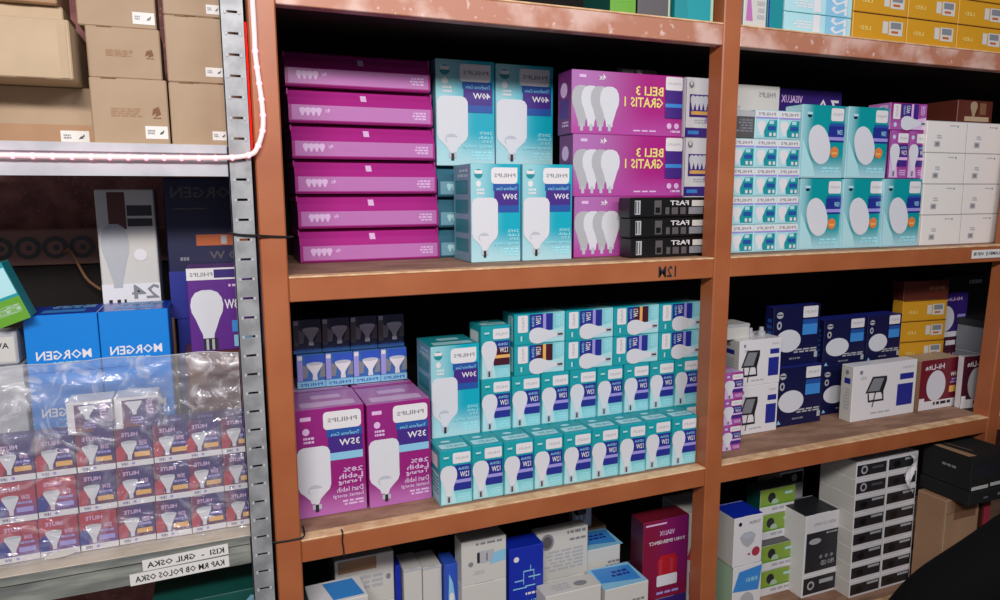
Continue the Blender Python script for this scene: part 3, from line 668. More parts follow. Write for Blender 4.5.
# ================================================================== right bay, middle shelf
for r in range(5):
    for c in range(3):
        x = 1.082 + c * .0735 - r * .003
        if r == 4 and c == 0: continue
        link('mini_bulb_box', M('mini_bulb_box', mini_box), (x, .086, .0005 + r * .0712), label='tiny teal and white bulb box, ' + ['bottom', 'second', 'third', 'fourth', 'top'][r] + ' row, ' + ['against the post', 'middle column', 'right column'][c], cat='light bulb box', group='tiny teal and white bulb boxes')
link('mini_bulb_box', slab('mini_bulb_box', .073, .07, .066, 'stripgrey', 'grey', lambda g: g.R(0, .8, 1, 1, 'lightgrey').lines(.1, .2, .9, .7, 5, 'grey', 4)), (1.070, .086, .0005 + 4 * .0712), label='small grey box at the top left of the tiny teal boxes', cat='box')
link('carton', slab('carton', .186, .10, .135, 'offwhite', 'lightgrey', lambda g: g.T('PHILIPS', .62, .78, .92, .88, 'grey').lines(.1, .4, .3, .6, 3, 'lightgrey', 2)), (1.110, .17, .294), label='white carton behind the tiny teal boxes', cat='box')
link('carton', slab('carton', .186, .12, .2925, 'kraftwarm'), (1.110, .17, .0005), label='brown carton hidden behind the tiny teal boxes', cat='box')
link('carton', slab('carton', .25, .12, .143, 'indigo', 'indigo', lambda g: g.T('VISALUX', .12, .74, .42, .88, 'pinklight').T('7.0', .66, .55, .95, .84, 'white')), (1.30, .20, .289), label='dark violet carton with white 7.0 behind the downlight boxes', cat='box')
link('carton', slab('carton', .25, .12, .288, 'kraftwarm'), (1.30, .20, .0005), label='brown carton hidden behind the lower downlight boxes', cat='box')
for i, (x, y) in enumerate(((1.305, .088), (1.448, .080), (1.586, .071))):
    link('downlight_box', M('downlight_box', down_box, .146), (x, y, .0005), label='teal downlight box, bottom row, ' + ['left', 'middle', 'right'][i], cat='lamp box', group='teal downlight boxes')
for i, (x, y) in enumerate(((1.297, .088), (1.450, .082))):
    link('downlight_box', M('downlight_box', down_box, .148), (x, y, .189), label='teal downlight box, upper row, ' + ['left', 'right'][i], cat='lamp box', group='teal downlight boxes')
for i in range(2):
    link('bulb_box', SB('magenta', .0715, .130), (1.603 + i * .0725, .078, .189), label='small magenta bulb box standing upright, ' + ['left', 'right'][i] + ' of the pair', cat='light bulb box')
link('bulb_box', SB('magenta', .0725, .140), (1.597 + .140, .078, .3195), label='small magenta bulb box lying on its side on top of the upright pair', cat='light bulb box', rot=(0, -math.pi / 2, 0))
for r in range(4):
    for c in range(3):
        link('white_carton', M('white_carton', plain_white), (1.7385 + c * .1642 - r * .003, .068, .0005 + r * .087), label='plain white carton, ' + ['bottom', 'second', 'third', 'top'][r] + ' row, ' + ['left column', 'middle column', 'right column'][c], cat='box', group='plain white cartons on the middle shelf')
link('carton', slab('carton', .15, .12, .0655, 'brownbox', 'brownbox', lambda g: g.shape(BULB, .35, .3, .55, .95, 'kraft').R(.2, .1, .9, .3, 'kraftlight').R(.62, .4, .8, .9, 'kraftdark')), (1.89, .10, .3495), label='dark brown carton with a lamp picture on the white cartons', cat='box')

# ================================================================== right bay, lower shelf
for i in range(3):
    link('bulb_box', SB('magenta', .062, .0695), (1.072, .072, zc + i * .0700), label='short magenta bulb box behind the post, ' + ['bottom', 'middle', 'top'][i] + ' of the stack', cat='light bulb box', group='short magenta bulb boxes beside the post')
link('floodlight_box', M('floodlight_box', flood_box, .142, .10, .139, True), (1.191, .155, zc), label='small white floodlight box, lower of two behind the short magenta boxes', cat='lamp box')
link('floodlight_box', M('floodlight_box', flood_box, .146, .10, .130, True), (1.189, .155, zc + .1395), label='small white floodlight box, upper of two behind the short magenta boxes', cat='lamp box')
def light_socket():
    g = G(); g.tube([(0, 0, 0), (0, 0, .012), (0, 0, .013), (0, 0, .024)], [.011, .011, .007, .006], 'lightgrey', 12); return g.mesh('lamp_holder')
pc = light_socket()
for i, x in enumerate((1.262, 1.302)):
    link('lamp_holder', pc, (x, .20, zc + .2698), label='small grey lamp holder on the upper floodlight box, ' + ['left', 'right'][i], cat='lamp holder', group='grey lamp holders on the floodlight box')
link('carton', slab('carton', .075, .07, .042, 'offwhite', 'lightgrey', lambda g: g.R(0, .8, 1, 1, 'lightgrey')), (1.165, .178, zc + .2698), label='small white carton on the upper floodlight box beside the post', cat='box')
NB = M('downlight_box', navy_box)
link('downlight_box', NB, (1.338, .168, zc), label='navy ceiling light box, bottom left, beside the small floodlight boxes', cat='lamp box')
link('downlight_box', NB, (1.334, .188, zc + .1745), label='navy ceiling light box, top left and highest of the navy boxes', cat='lamp box')
for j, x in enumerate((1.548, 1.724)):
    link('downlight_box', M('downlight_box', navy_box, (.170, .145)[j], .06, .1465), (x, .205, zc), label='navy ceiling light box in the back bottom row behind the large white floodlight box, ' + ['left', 'right'][j], cat='lamp box')
    link('downlight_box', M('downlight_box', navy_box, (.170, .145)[j], .06, .1465), (x - .002, .205, zc + .147), label='navy ceiling light box in the back upper row, ' + ['just right of the tallest pair', 'next to the yellow cartons'][j], cat='lamp box')
link('floodlight_box', M('floodlight_box', flood_box), (1.578, .120, zc), .0, label='large white floodlight box at the front of the lower right shelf', cat='lamp box')
link('lamp_carton', M('lamp_carton', hilite_box, .176, .075, .158), (1.862, .122, zc), label='maroon lamp carton with white oval beside the large floodlight box', cat='lamp box')
link('lamp_carton', M('lamp_carton', hilite_box, .13, .022, .166, True), (2.006, .090, zc), -.15, label='dark maroon lamp carton with greenish oval beside the right post', cat='lamp box')
for i in range(5):
    link('lamp_carton', M('lamp_carton', yellow_box), (1.876, .212, zc + i * .0662), -.10, label='yellow lamp carton, ' + ['hidden at the bottom', 'second from bottom', 'middle', 'second from top', 'top'][i] + ' of the stack on the lower shelf', cat='box', group='stack of yellow cartons on the lower shelf')
link('carton', slab('carton', .180, .045, .062, 'brownbox', 'brownbox', lambda g: g.lines(.4, .4, .9, .7, 1, 'kraftdark', 3)), (1.875, .212, zc + 5 * .0662), -.10, label='dark red brown carton on top of the yellow stack', cat='box')
def purplamp(g): g.R(0, 0, 1, .12, 'white').E(.3, .42, .3, .3, 'bulbwhite').R(.7, .3, .95, .5, 'lilac').T('Hi-Lite', .3, .82, .8, .9, 'pinklight')
z = zc
link('lamp_carton', slab('lamp_carton', .155, .12, .145, 'darkmaroon', 'indigo', purplamp), (2.085, .255, z), label='dark lamp carton hidden low behind the maroon lamp cartons', cat='lamp box')
link('lamp_carton', slab('lamp_carton', .155, .12, .040, 'darkmaroon', 'indigo', lambda g: g.R(.4, .3, .7, .7, 'white').R(.75, .5, .9, .8, 'lilac')), (2.085, .255, z + .1455), label='flat dark maroon carton behind the maroon lamp carton', cat='lamp box')
link('lamp_carton', slab('lamp_carton', .155, .12, .150, 'indigo', 'indigo', purplamp), (2.085, .255, z + .186), label='dark purple lamp carton with white oval right of the yellow stack', cat='lamp box')
link('carton', slab('carton', .22, .12, .055, 'black', 'black', lambda g: g.lines(.4, .3, .8, .7, 1, 'grey', 4)), (2.13, .26, z + .3365), label='flat black carton on top of the purple lamp carton', cat='box')
def greylamp(g):
    for i in range(4): g.shape(BULB, .1 + i * .2, .2, .28 + i * .2, .8, 'grey')
    g.R(0, .0, 1, .04, 'grey')
link('carton', slab('carton', .13, .10, .145, 'lightgrey', 'grey', greylamp), (2.190, .150, z), label='grey carton hidden low beside the right post', cat='box')
link('carton', slab('carton', .13, .10, .085, 'lightgrey', 'grey', greylamp, 'stripgrey'), (2.190, .150, z + .1455), label='grey carton with lamp drawings beside the right post', cat='box')
link('carton', slab('carton', .13, .10, .022, 'ink', 'ink', lambda g: g.lines(.2, .3, .9, .7, 1, 'white', 4)), (2.188, .150, z + .231), label='thin dark carton on the grey carton with lamp drawings', cat='box')

# ================================================================== centre bay, bottom shelf
zd = ZD + .0005
def stackup(name, x, y, z_top, W, D, mat, label, fn=None, h=None, side=None, top=None, rz=0, cat='box', fill='kraftwarm', filllabel=None):
    """the carton seen in the photo and the carton that carries it, down to the shelf board"""
    h = h or (z_top - zd)
    o = link(name, slab(name, W, D, h, mat, side, fn, top), (x, y, z_top - h), rz, label=label, cat=cat)
    rest = z_top - h - zd
    if rest > .01:
        link('carton', slab('carton', W, D, rest - .0005, fill), (x, y, zd), rz, label=filllabel or ('plain carton under the ' + label.split(' on the ')[0].split(' at the ')[0]), cat='box')
    return o
def p_switch(g):
    g.lines(.1, .86, .9, .94, 1, 'grey', 7).R(.36, .46, .72, .74, 'lightgrey').R(.34, .48, .40, .72, 'ink').R(.55, .5, .57, .68, 'ink').poly([(.62, .4), (.98, .45), (.98, .7), (.72, .66)], 'skylight').C(.2, .48, .006, 'grey').lines(.2, .2, .5, .3, 2, 'lightgrey', 3)
stackup('switch_box', .363, .10, -.646, .112, .05, 'offwhite', 'white carton with a wall switch picture on the bottom shelf', p_switch, .108, fill='offwhite')
def p_blue(g):
    g.C(.2, .82, .007, 'white')
    for a, b, c, d in ((.15, .46, .4, .48), (.4, .40, .42, .6), (.4, .6, .7, .62), (.7, .45, .72, .62), (.55, .5, .9, .52), (.1, .34, .5, .36), (.45, .36, .75, .38), (.6, .62, .62, .7)): g.R(a, b, c, d, 'skylight')
    g.lines(.3, .2, .85, .26, 1, 'white', 4).T('DT165CX', .1, .06, .95, .14, 'skylight')
stackup('carton', .483, .10, -.686, .090, .06, 'royal', 'royal blue carton with white line drawing on the bottom shelf', p_blue, .16, 'royal', cat='box')
def p_seal(g): g.E(.2, .8, .13, .17, 'grey').E(.2, .8, .09, .12, 'stripgrey').lines(.45, .86, .95, .96, 1, 'grey', 7).lines(.5, .72, .95, .8, 1, 'grey', 3).lines(.1, .15, .9, .6, 6, 'lightgrey', 5)
stackup('carton', .578, .15, -.690, .145, .035, 'offwhite', 'grey white carton with round dark seal on the bottom shelf', p_seal, .130, fill='offwhite')
stackup('carton', .553, .045, -.792, .150, .054, 'offwhite', 'low white carton with round seal on its lid on the bottom shelf', lambda g: g.on('top', .150, .054, .10).E(.7, .45, .12, .2, 'grey').lines(.1, .2, .5, .7, 3, 'lightgrey', 3), .10, fill='offwhite')
stackup('carton', .018, .055, -.698, .120, .09, 'offwhite', 'white carton with a blue panel on its lid at the bottom left', lambda g: g.on('top', .12, .09, .12).poly([(.4, .1), (.95, .1), (.85, .9), (.3, .9)], 'skyink'), .12, 'white', 'white', rz=.03, fill='offwhite')
stackup('carton', .085, .17, -.668, .135, .12, 'offwhite', 'white carton with brown printed lid corner at the bottom left', lambda g: g.R(.05, .72, .7, .97, 'kraftwarm').lines(.1, .3, .8, .6, 3, 'lightgrey', 5).E(.9, .5, .04, .06, 'grey'), .12, fill='offwhite')
stackup('carton', .222, .16, -.702, .012, .09, 'royal', 'very narrow blue carton edge on the bottom shelf', None, .13, 'royal')
stackup('carton', .238, .15, -.712, .044, .08, 'offwhite', 'narrow cream carton, left of two, on the bottom shelf', lambda g: g.R(0, .96, 1, 1, 'lightgrey'), .15)
stackup('carton', .284, .15, -.716, .046, .08, 'offwhite', 'narrow cream carton, right of two, on the bottom shelf', lambda g: g.R(0, .96, 1, 1, 'lightgrey'), .15)
stackup('foil_pack', .333, .13, -.708, .03, .06, 'bluestrip', 'shiny blue pack beside the switch carton', lambda g: g.poly([(.2, .1), (.8, .2), (.6, .6), (.3, .8)], 'skylight').E(.5, .3, .2, .1, 'white'), .12, 'bluestrip', cat='pack')
def p_red(g):
    g.R(.05, .94, .5, .96, 'pinklight').T('VISALUX', .35, .80, .68, .86, 'pinklight').T('YORU EMERGENCY', .12, .70, .92, .745, 'white')
    g.poly([(.33, .28), (.74, .28), (.76, .48), (.70, .55), (.38, .55), (.31, .48)], 'red').R(.36, .3, .42, .5, 'redblock').R(.6, .32, .66, .5, 'redblock').RR(.31, .16, .76, .30, 'bulbwhite', .004).lines(.1, .04, .8, .09, 1, 'lilac', 3)
stackup('lamp_carton', .858, .10, -.689, .142, .06, 'lampred', 'dark magenta carton with a red beacon lamp picture beside the post', p_red, .222, 'darkmaroon', 'maroon', cat='lamp box', fill='indigo')
stackup('carton', 1.012, .12, -.700, .10, .12, 'offwhite', 'white and maroon carton half hidden behind the middle post', lambda g: g.R(.1, .1, .9, .35, 'magenta').poly([(.0, .5), (.3, .45), (.35, .9)], 'redblock').lines(.3, .6, .9, .9, 4, 'maroon', 5), .26, 'lightgrey')
def p_lb(g): g.on('top', .125, .10, .08).poly([(.05, .3), (.9, .15), (.95, .85), (.1, .95)], 'skyink').lines(.3, .4, .8, .7, 2, 'navy', 3); g.on('front', .125, .10, .08).lines(.5, .1, .9, .5, 3, 'grey', 3)
stackup('carton', .712, .160, -.768, .115, .10, 'offwhite', 'white carton with sky blue lid, behind its twin, bottom shelf', p_lb, .08, 'offwhite', 'skylight', fill='offwhite')
stackup('carton', .715, .045, -.812, .125, .10, 'offwhite', 'white carton with sky blue lid, front of the pair, bottom shelf', p_lb, .08, 'offwhite', 'skylight', fill='offwhite')
g = G(); W, D, H = .06, .03, .17; g.box(0, 0, 0, W, D, H, 'lightgrey', bevel=.006); g.on('front', W, D, H).R(.3, .7, .6, .75, 'red').C(.3, .4, .006, 'ink').lines(.2, .8, .8, .9, 2, 'grey', 3)
link('power_strip', g.mesh('power_strip'), (.745, .27, zd + .272), label='grey socket strip standing in the shade behind the sky blue lidded cartons', cat='power strip')
link('carton', slab('carton', .12, .12, .27, 'kraftwarm'), (.73, .27, zd), label='brown carton hidden under the grey socket strip', cat='box')
g = G(); g.box(0, 0, 0, .03, .02, .035, 'black', bevel=.004); g.tube([(.015, .01, .035), (.018, .01, .05), (.002, .008, .062), (-.02, .01, .07)], .003, 'black'); g.tube([(.008, .0, 0), (.008, .0, -.012)], .002, 'grey'); g.tube([(.022, .0, 0), (.022, .0, -.012)], .002, 'grey')
link('power_plug', g.mesh('power_plug'), (.738, .238, -.710), label='black plug hanging by its cord behind the grey white carton', cat='plug')
g = G(); W, D, H = .33, .10, .33; g.box(0, 0, 0, W, D, H, 'darkgreenbox', bevel=.003)
link('carton', g.mesh('carton'), (.01, .34, zd), label='large dark teal carton deep in the bottom shelf at the left', cat='box')

# ================================================================== right bay, bottom shelf
def p_blw(g): g.C(.2, .86, .006, 'ink').T('THEIA', .5, .83, .92, .89, 'grey').poly([(.2, .6), (.35, .68), (.6, .68), (.75, .6), (.68, .45), (.5, .36), (.3, .45)], 'lightgrey').E(.48, .6, .2, .06, 'bulbshade').C(.78, .25, .014, 'redblock').R(.5, .2, .58, .24, 'redblock')
def p_bl2(g): g.poly([(0, .55), (.9, .5), (1, .95), (.2, .9)], 'skyink').lines(.3, .64, .85, .76, 1, 'skylight', 7).E(.5, .3, .26, .2, 'lightgrey')
link('lamp_carton', slab('lamp_carton', .100, .09, .145, 'white', 'offwhite', p_blw, 'royal'), (1.152, .10, zd + .1635), label='white lamp carton with royal blue lid beside the middle post', cat='lamp box')
link('lamp_carton', slab('lamp_carton', .100, .09, .163, 'white', 'palegreen', p_bl2, 'royal'), (1.156, .10, zd), label='blue and white carton under the royal blue lidded carton', cat='lamp box')
def p_green(g): g.R(0, .38, 1, 1, 'greenart').E(.32, .66, .11, .2, 'ink').E(.42, .46, .10, .14, 'palegreen').R(.7, .7, .92, .8, 'palecyan').R(0, .34, 1, .40, 'green').lines(.1, .08, .9, .25, 1, 'lightgrey', 3)
for i in range(4):
    link('lamp_carton', slab('lamp_carton', .132, .06, .0795, 'white', 'darkgreenbox', p_green, 'stripgrey'), (1.318 - (.006 if i < 2 else -.012), .168 + (.03 if i > 1 else 0), zd + i * .080), label='green and white lamp carton, ' + ['bottom', 'second from bottom', 'second from top', 'top'][i] + ' of the green stack', cat='lamp box', group='green and white cartons on the bottom shelf')
def p_dark(g): g.R(.04, .04, 1, .70, 'ink').E(.3, .55, .18, .05, 'lightgrey').T('NERO DOWN', .25, .80, .9, .86, 'lightgrey').T('PRO LED', .5, .12, .9, .20, 'lightgrey').C(.5, .27, .006, 'grey').C(.66, .27, .006, 'grey').C(.82, .27, .006, 'grey').lines(.6, .63, .95, .67, 1, 'lightgrey', 2)
def p_ring(g): g.R(.03, .12, 1, .86, 'ink').C(.25, .5, .014, 'lightgrey').C(.25, .5, .008, 'ink').R(.5, .5, .92, .68, 'lightgrey')
link('lamp_carton', slab('lamp_carton', .130, .11, .188, 'white', 'white', p_dark, 'ink'), (1.427, .115, zd + .0705 * 1), label='white carton with a black printed front and black lid', cat='lamp box')
link('lamp_carton', slab('lamp_carton', .130, .11, .070, 'white', 'white', p_ring), (1.427, .115, zd), label='flat black and white carton under the black lidded carton', cat='lamp box')
def p_bw(g, ring): 
    g.R(.02, .16, .96, .80, 'ink')
    if ring: g.C(.25, .5, .013, 'lightgrey').C(.25, .5, .0075, 'ink').R(.5, .48, .86, .62, 'stripgrey')
    else: g.E(.3, .45, .12, .18, 'black').R(.55, .6, .92, .74, 'lightgrey')
for r in range(8):
    for c in range(2):
        key = ('bw', r > 5 and c == 0)
        if key not in _cache: _cache[key] = slab('driver_box', .124, .13, .0525, 'white', 'offwhite', lambda g: p_bw(g, key[1]))
        link('driver_box', _cache[key], (1.557 + c * .1275 - (r * .001), .062 + c * .001, zd + r * .0530), label='flat white carton with black front, ' + ['bottom', 'second', 'third', 'fourth', 'fifth', 'sixth', 'seventh', 'top'][r] + ' of the ' + ['left', 'right'][c] + ' column', cat='lamp box', group='white cartons with black fronts in two columns')
# dark things behind
link('driver_box', slab('driver_box', .10, .10, .31, 'white', 'offwhite', lambda g: g.R(.05, .86, .95, .98, 'ink').C(.6, .92, .012, 'lightgrey')), (1.50, .30, zd), label='white carton with a black ringed front deep behind the black lidded carton', cat='lamp box')
# crumpled white plastic over the right column
rn = random.Random(3); g = G(); pts = []
for i in range(9):
    t = i / 8; pts.append([(1.755 + .018 * math.sin(t * 7) + a * .012 * (1.3 - t) + .012 * t, .050 - .006 * math.cos(t * 9 + a), -.612 - t * .13) for a in (-1, 0, 1)])
for i in range(8):
    for a in range(2): g.face([pts[i][a], pts[i][a + 1], pts[i + 1][a + 1], pts[i + 1][a]], 'white')
o = link('plastic_strip', g.mesh('plastic_strip'), label='crumpled strip of white plastic hanging before the black and white cartons', cat='plastic')
md = o.modifiers.new('s', 'SOLIDIFY'); md.thickness = .001
# brown carton on end with the black boxes on it
g = G(); g.box(0, 0, 0, .150, .09, .304, 'kraftwarm', bevel=.003); g.on('front', .150, .09, .304).R(.0, .0, .04, 1, 'kraftlight').R(.04, .86, 1, .865, 'kraftdark')
t = link('cardboard_carton', g.mesh('cardboard_carton'), (1.800, -.035, zd + .0), rz=.0, label='tall brown cardboard carton under the black boxes', cat='cardboard box')
g = G(); g.box(0, -.002, 0, .09, .0, .055, 'kraftdark', bevel=0); link('torn_patch', g.mesh('torn_patch'), (.04, -.0005, .240), parent=t, label='darker torn patch')
def stick(W, D, x, z, t, lab='white sticker'):
    g = G(); g.box(0, -.0008, 0, W, 0, D, 'offwhite', bevel=0); link('sticker', g.mesh('sticker'), (x, -.0004, z), parent=t, label=lab)
g = G(); W, D, H = .172, .15, .100; g.box(0, 0, 0, W, D, H, 'blackmatte', bevel=.003); g.on('front', W, D, H).R(.05, .35, .95, .72, 'ink'); g.on('left', W, D, H).lines(.3, .5, .7, .62, 1, 'grey', 3)
g.on('top', W, D, H).R(0, 0, 1, 1, 'blackmatte').poly([(.03, .1), (.20, .08), (.16, .8), (.03, .9)], 'kraftwarm').poly([(.34, .3), (.38, .28), (.3, .9), (.26, .9)], 'kraftdark')
t = link('black_carton', g.mesh('black_carton'), (1.822, -.085, zd + .3465), rz=.0, label='large black carton with brown strips on its lid under the right shelf', cat='box')
stick(.07, .010, .005, .004, t); stick(.07, .010, .085, .006, t)
g = G(); W, D, H = .174, .155, .040; g.box(0, 0, 0, W, D, H, 'blackmatte', bevel=.003); g.on('front', W, D, H).lines(.3, .3, .45, .5, 1, 'grey', 3).lines(.6, .3, .9, .6, 1, 'grey', 3)
link('black_carton', g.mesh('black_carton'), (1.819, -.088, zd + .3055), rz=.0, label='flat black carton under the large black one with white stickers', cat='box')
g = G(); g.box(0, 0, 0, .035, .03, .285, 'brownbox', bevel=.003); g.on('front', .035, .03, .285).R(.1, 0, .9, .9, 'redblock')
link('carton', g.mesh('carton'), (1.968, -.035, zd), label='narrow dark red carton at the right edge beside the brown cardboard carton', cat='box')

# ================================================================== steel rack, upper shelf: cardboard cartons
def carton(x0, x1, y, z0, h, D, label, mat='kraft', logo=True, sticker=None, rz=0, seed=1):
    W = x1 - x0
    t = link('cardboard_carton', kraft_box(W, D, h, mat, logo, seed).mesh('cardboard_carton'), (x0, y, z0), rz, label=label, cat='cardboard box', group='cardboard cartons on the steel rack')
    if sticker:
        a, b, c, d = sticker; g = G(); sw, sh = c - a, d - b; g.box(0, 0, 0, sw, .0006, sh, 'papertag', bevel=0); g.on('front', sw, .001, sh).lines(.1, .3, .45, .7, 2, 'grey', seed, False)
        g.poly([(.62, .35), (.72, .6), (.80, .4)], 'ink').poly([(.72, .5), (.84, .75), (.82, .5)], 'ink')
        link('sticker', g.mesh('sticker'), (a, -.0008, b), parent=t, label='white sticker')
    return t
zr = .2375
carton(-.307, -.186, .075, zr, .114, .12, 'cardboard carton with dark logo, standing in the middle of the steel beam', sticker=(.082, .012, .118, .034), seed=2)
carton(-.183, -.063, .075, zr, .112, .12, 'cardboard carton behind the steel upright, lower of the right column', logo=False, sticker=(.068, .012, .094, .028), seed=3)
t = carton(-.585, -.311, .12, zr, .100, .14, 'long cardboard carton low at the left under the protruding one', 'kraft', False, sticker=(.222, .004, .266, .026), seed=4)
g = G(); g.box(0, 0, 0, .272, .0006, .036, 'kraftwarm', bevel=0); link('tape', g.mesh('tape'), (.001, -.0007, .0), parent=t, label='darker tape band')
t = carton(-.585, -.322, .025, zr + .1005, .094, .20, 'cardboard carton sticking out at the left above the long one', 'kraftlight', False, seed=5)
g = G(); g.box(0, 0, 0, .012, .0007, .090, 'kraftlight', bevel=0); link('flap', g.mesh('flap'), (.246, -.0012, .002), parent=t)
carton(-.307, -.192, .082, zr + .1145, .086, .11, 'cardboard carton with dark logo, second from the bottom in the middle column', sticker=None, seed=6)
carton(-.183, -.066, .075, zr + .1125, .114, .12, 'large cardboard carton behind the upright, upper of the right column', logo=False, sticker=(.063, .012, .094, .028), seed=7)
carton(-.318, -.196, .088, zr + .201, .090, .11, 'cardboard carton at the top edge of the photo, middle column', logo=False, sticker=(.085, .008, .12, .028), seed=8)
carton(-.183, -.066, .075, zr + .227, .10, .12, 'cardboard carton at the top edge of the photo beside the upright', logo=False, sticker=(.070, .006, .094, .022), seed=9)
carton(-.585, -.34, .10, zr + .195, .035, .13, 'flat cardboard carton lying on the protruding one', 'kraftlight', False, seed=10)
carton(-.60, -.345, .085, zr + .2305, .08, .13, 'cardboard carton in the top left corner', 'kraftwarm', False, seed=11)

# steel rack, middle opening
zs = -.4905
for i in range(8):
    c, r = i % 2, i // 2
    link('bulb_carton', M('bulb_carton', morgen_box), (-.4495 + c * .1185, .122, zs + r * .107), label='bright blue bulb carton, ' + ['bottom', 'second', 'third', 'top'][r] + ' of the ' + ['left', 'right'][c] + ' column behind the plastic bag', cat='light bulb box', group='bright blue bulb cartons')
g = G(); W, D, H = .105, .10, .262; g.box(0, 0, 0, W, D, H, 'offwhite', bevel=.002); g.on('front', W, D, H)
g.R(.0, .0, 1, .28, 'white').R(.2, .70, .5, .98, 'brownbox').R(.52, .80, .95, .88, 'ink').R(.52, .72, .95, .78, 'ink').shape(BULB, .04, .25, .52, .74, 'lightgrey').T('24', .5, .16, .98, .27, 'grey').R(.1, .03, .16, .16, 'ink').R(.24, .03, .3, .16, 'ink').R(.36, .03, .4, .16, 'ink').C(.7, .5, .012, 'white')
link('bulb_carton', g.mesh('bulb_carton'), (-.337, .25, -.100), label='tall white bulb carton with large 24 behind the blue cartons', cat='light bulb box')
link('carton', slab('carton', .22, .13, .389, 'kraftwarm'), (-.43, .245, zs), label='brown carton hidden behind the blue bulb cartons', cat='box')
g = G(); W, D, H = .16, .10, .29; g.box(0, 0, 0, W, D, H, 'deepnavy', side='navy', bevel=.002); g.on('front', W, D, H)
g.T('MORGEN', .08, .86, .95, .94, 'stripgrey').R(.1, .78, .5, .79, 'stripgrey').R(.35, .52, .98, .60, 'orangeprint').R(.65, .53, .72, .59, 'lightgrey').T('50 W', .5, .42, .9, .48, 'stripgrey').lines(.1, .4, .25, .44, 1, 'grey', 3).R(0, .0, 1, .34, 'navy').T('W', .8, .68, .92, .74, 'lilac')
link('bulb_carton', g.mesh('bulb_carton'), (-.214, .255, -.105), label='large dark navy carton high behind the purple bulb carton', cat='light bulb box')
link('carton', slab('carton', .145, .11, .384, 'navy'), (-.205, .255, zs), label='navy carton hidden under the large dark navy one', cat='box')
g = G(); W, D, H = .118, .10, .166; g.box(0, 0, 0, W, D, H, 'violetbox', side='royal', bevel=.0015); g.on('front', W, D, H)
g.R(0, .86, 1, 1, 'white').T('PHILIPS', .05, .90, .4, .95, 'grey').R(.42, .88, 1, .98, 'indigo').shape(BULB, .03, .14, .54, .74, 'bulbwhite').T('8W', .56, .50, .78, .62, 'white').lines(.66, .42, .95, .46, 1, 'lilac', 3).R(.66, .22, .98, .36, 'skyink').R(.68, .04, .98, .18, 'skylight').R(.2, .02, .42, .16, 'ink').R(.24, .02, .28, .15, 'lightgrey').R(.33, .02, .37, .15, 'lightgrey').lines(.5, .75, .95, .8, 1, 'pinklight', 4)
link('bulb_carton', g.mesh('bulb_carton'), (-.178, .142, -.157), label='purple bulb carton with white 8 beside the steel upright', cat='light bulb box')
g = G(); W, D, H = .12, .10, .333; g.box(0, 0, 0, W, D, H, 'brownbox', bevel=.0015); g.on('front', W, D, H).R(.05, .8, .3, .95, 'kraftdark')
link('carton', g.mesh('carton'), (-.19, .142, zs), label='dark brown carton under the purple bulb carton', cat='box')
g = G(); W, D, H = .052, .05, .105; g.box(0, 0, 0, W, D, H, 'teallid', side='tealedge', bevel=.0015); g.on('front', W, D, H).R(0, 0, 1, .4, 'green').R(.4, .45, .98, .9, 'palecyan').T('GREEN', .1, .15, .9, .3, 'palegreen', True, True)
link('lamp_carton', g.mesh('lamp_carton'), (-.478, .09, -.078), label='teal and green carton leaning at the far left', cat='box', rot=(0, -.35, 0))
g = G(); W, D, H = .085, .05, .06; g.box(0, 0, 0, W, D, H, 'lightgrey', bevel=.003); g.on('front', W, D, H).R(.35, .1, .95, .85, 'offwhite').T('AVO', .5, .5, .85, .68, 'ink').C(.6, .3, .006, 'grey').R(.3, 0, .33, 1, 'ink')
link('small_carton', g.mesh('small_carton'), (-.545, .117, -.148), label='small grey and white carton at the far left beside the blue cartons', cat='box')
link('carton', slab('carton', .085, .07, .341, 'lightgrey'), (-.540, .115, zs + .000), label='grey carton behind the bag at the far left', cat='box')
g = G(); W, D, H = .60, .08, .075; g.box(0, 0, 0, W, D, H, 'dustybrown', bevel=.002); g.on('front', W, D, H)
RX = lambda i: (.256 + i * .0505 - .101) / .60
for i in range(6): g.C(RX(i), .5, .024, 'ink', 20).C(RX(i), .5, .015, 'dustybrown', 20).C(RX(i) + .004, .5, .006, 'ink', 12)
link('drum_rack_box', g.mesh('drum_rack_box'), (-.80, .43, .002), label='dark brown board with a row of round holes at the back of the rack', cat='board')
g = G(); g.box(0, 0, 0, .60, .09, .49, 'darkwall', bevel=0); link('carton', g.mesh('carton'), (-.80, .43, zs), label='carton under the board with round holes, shade put into its black colour', cat='box')  # black colour carries the shade at the back of the rack
g = G(); g.tube(smooth([(-.425, .42, .03), (-.41, .40, .035), (-.395, .39, .0), (-.38, .385, -.03), (-.355, .37, -.05)]), .003, 'kraftdark', 6)
link('cord', g.mesh('cord'), label='pale loose cord hanging before the board with round holes', cat='cord')
link('carton', slab('carton', .16, .05, .003, 'white'), (-.43, .30, -.0975), label='white sheet lying behind the blue cartons', cat='paper')

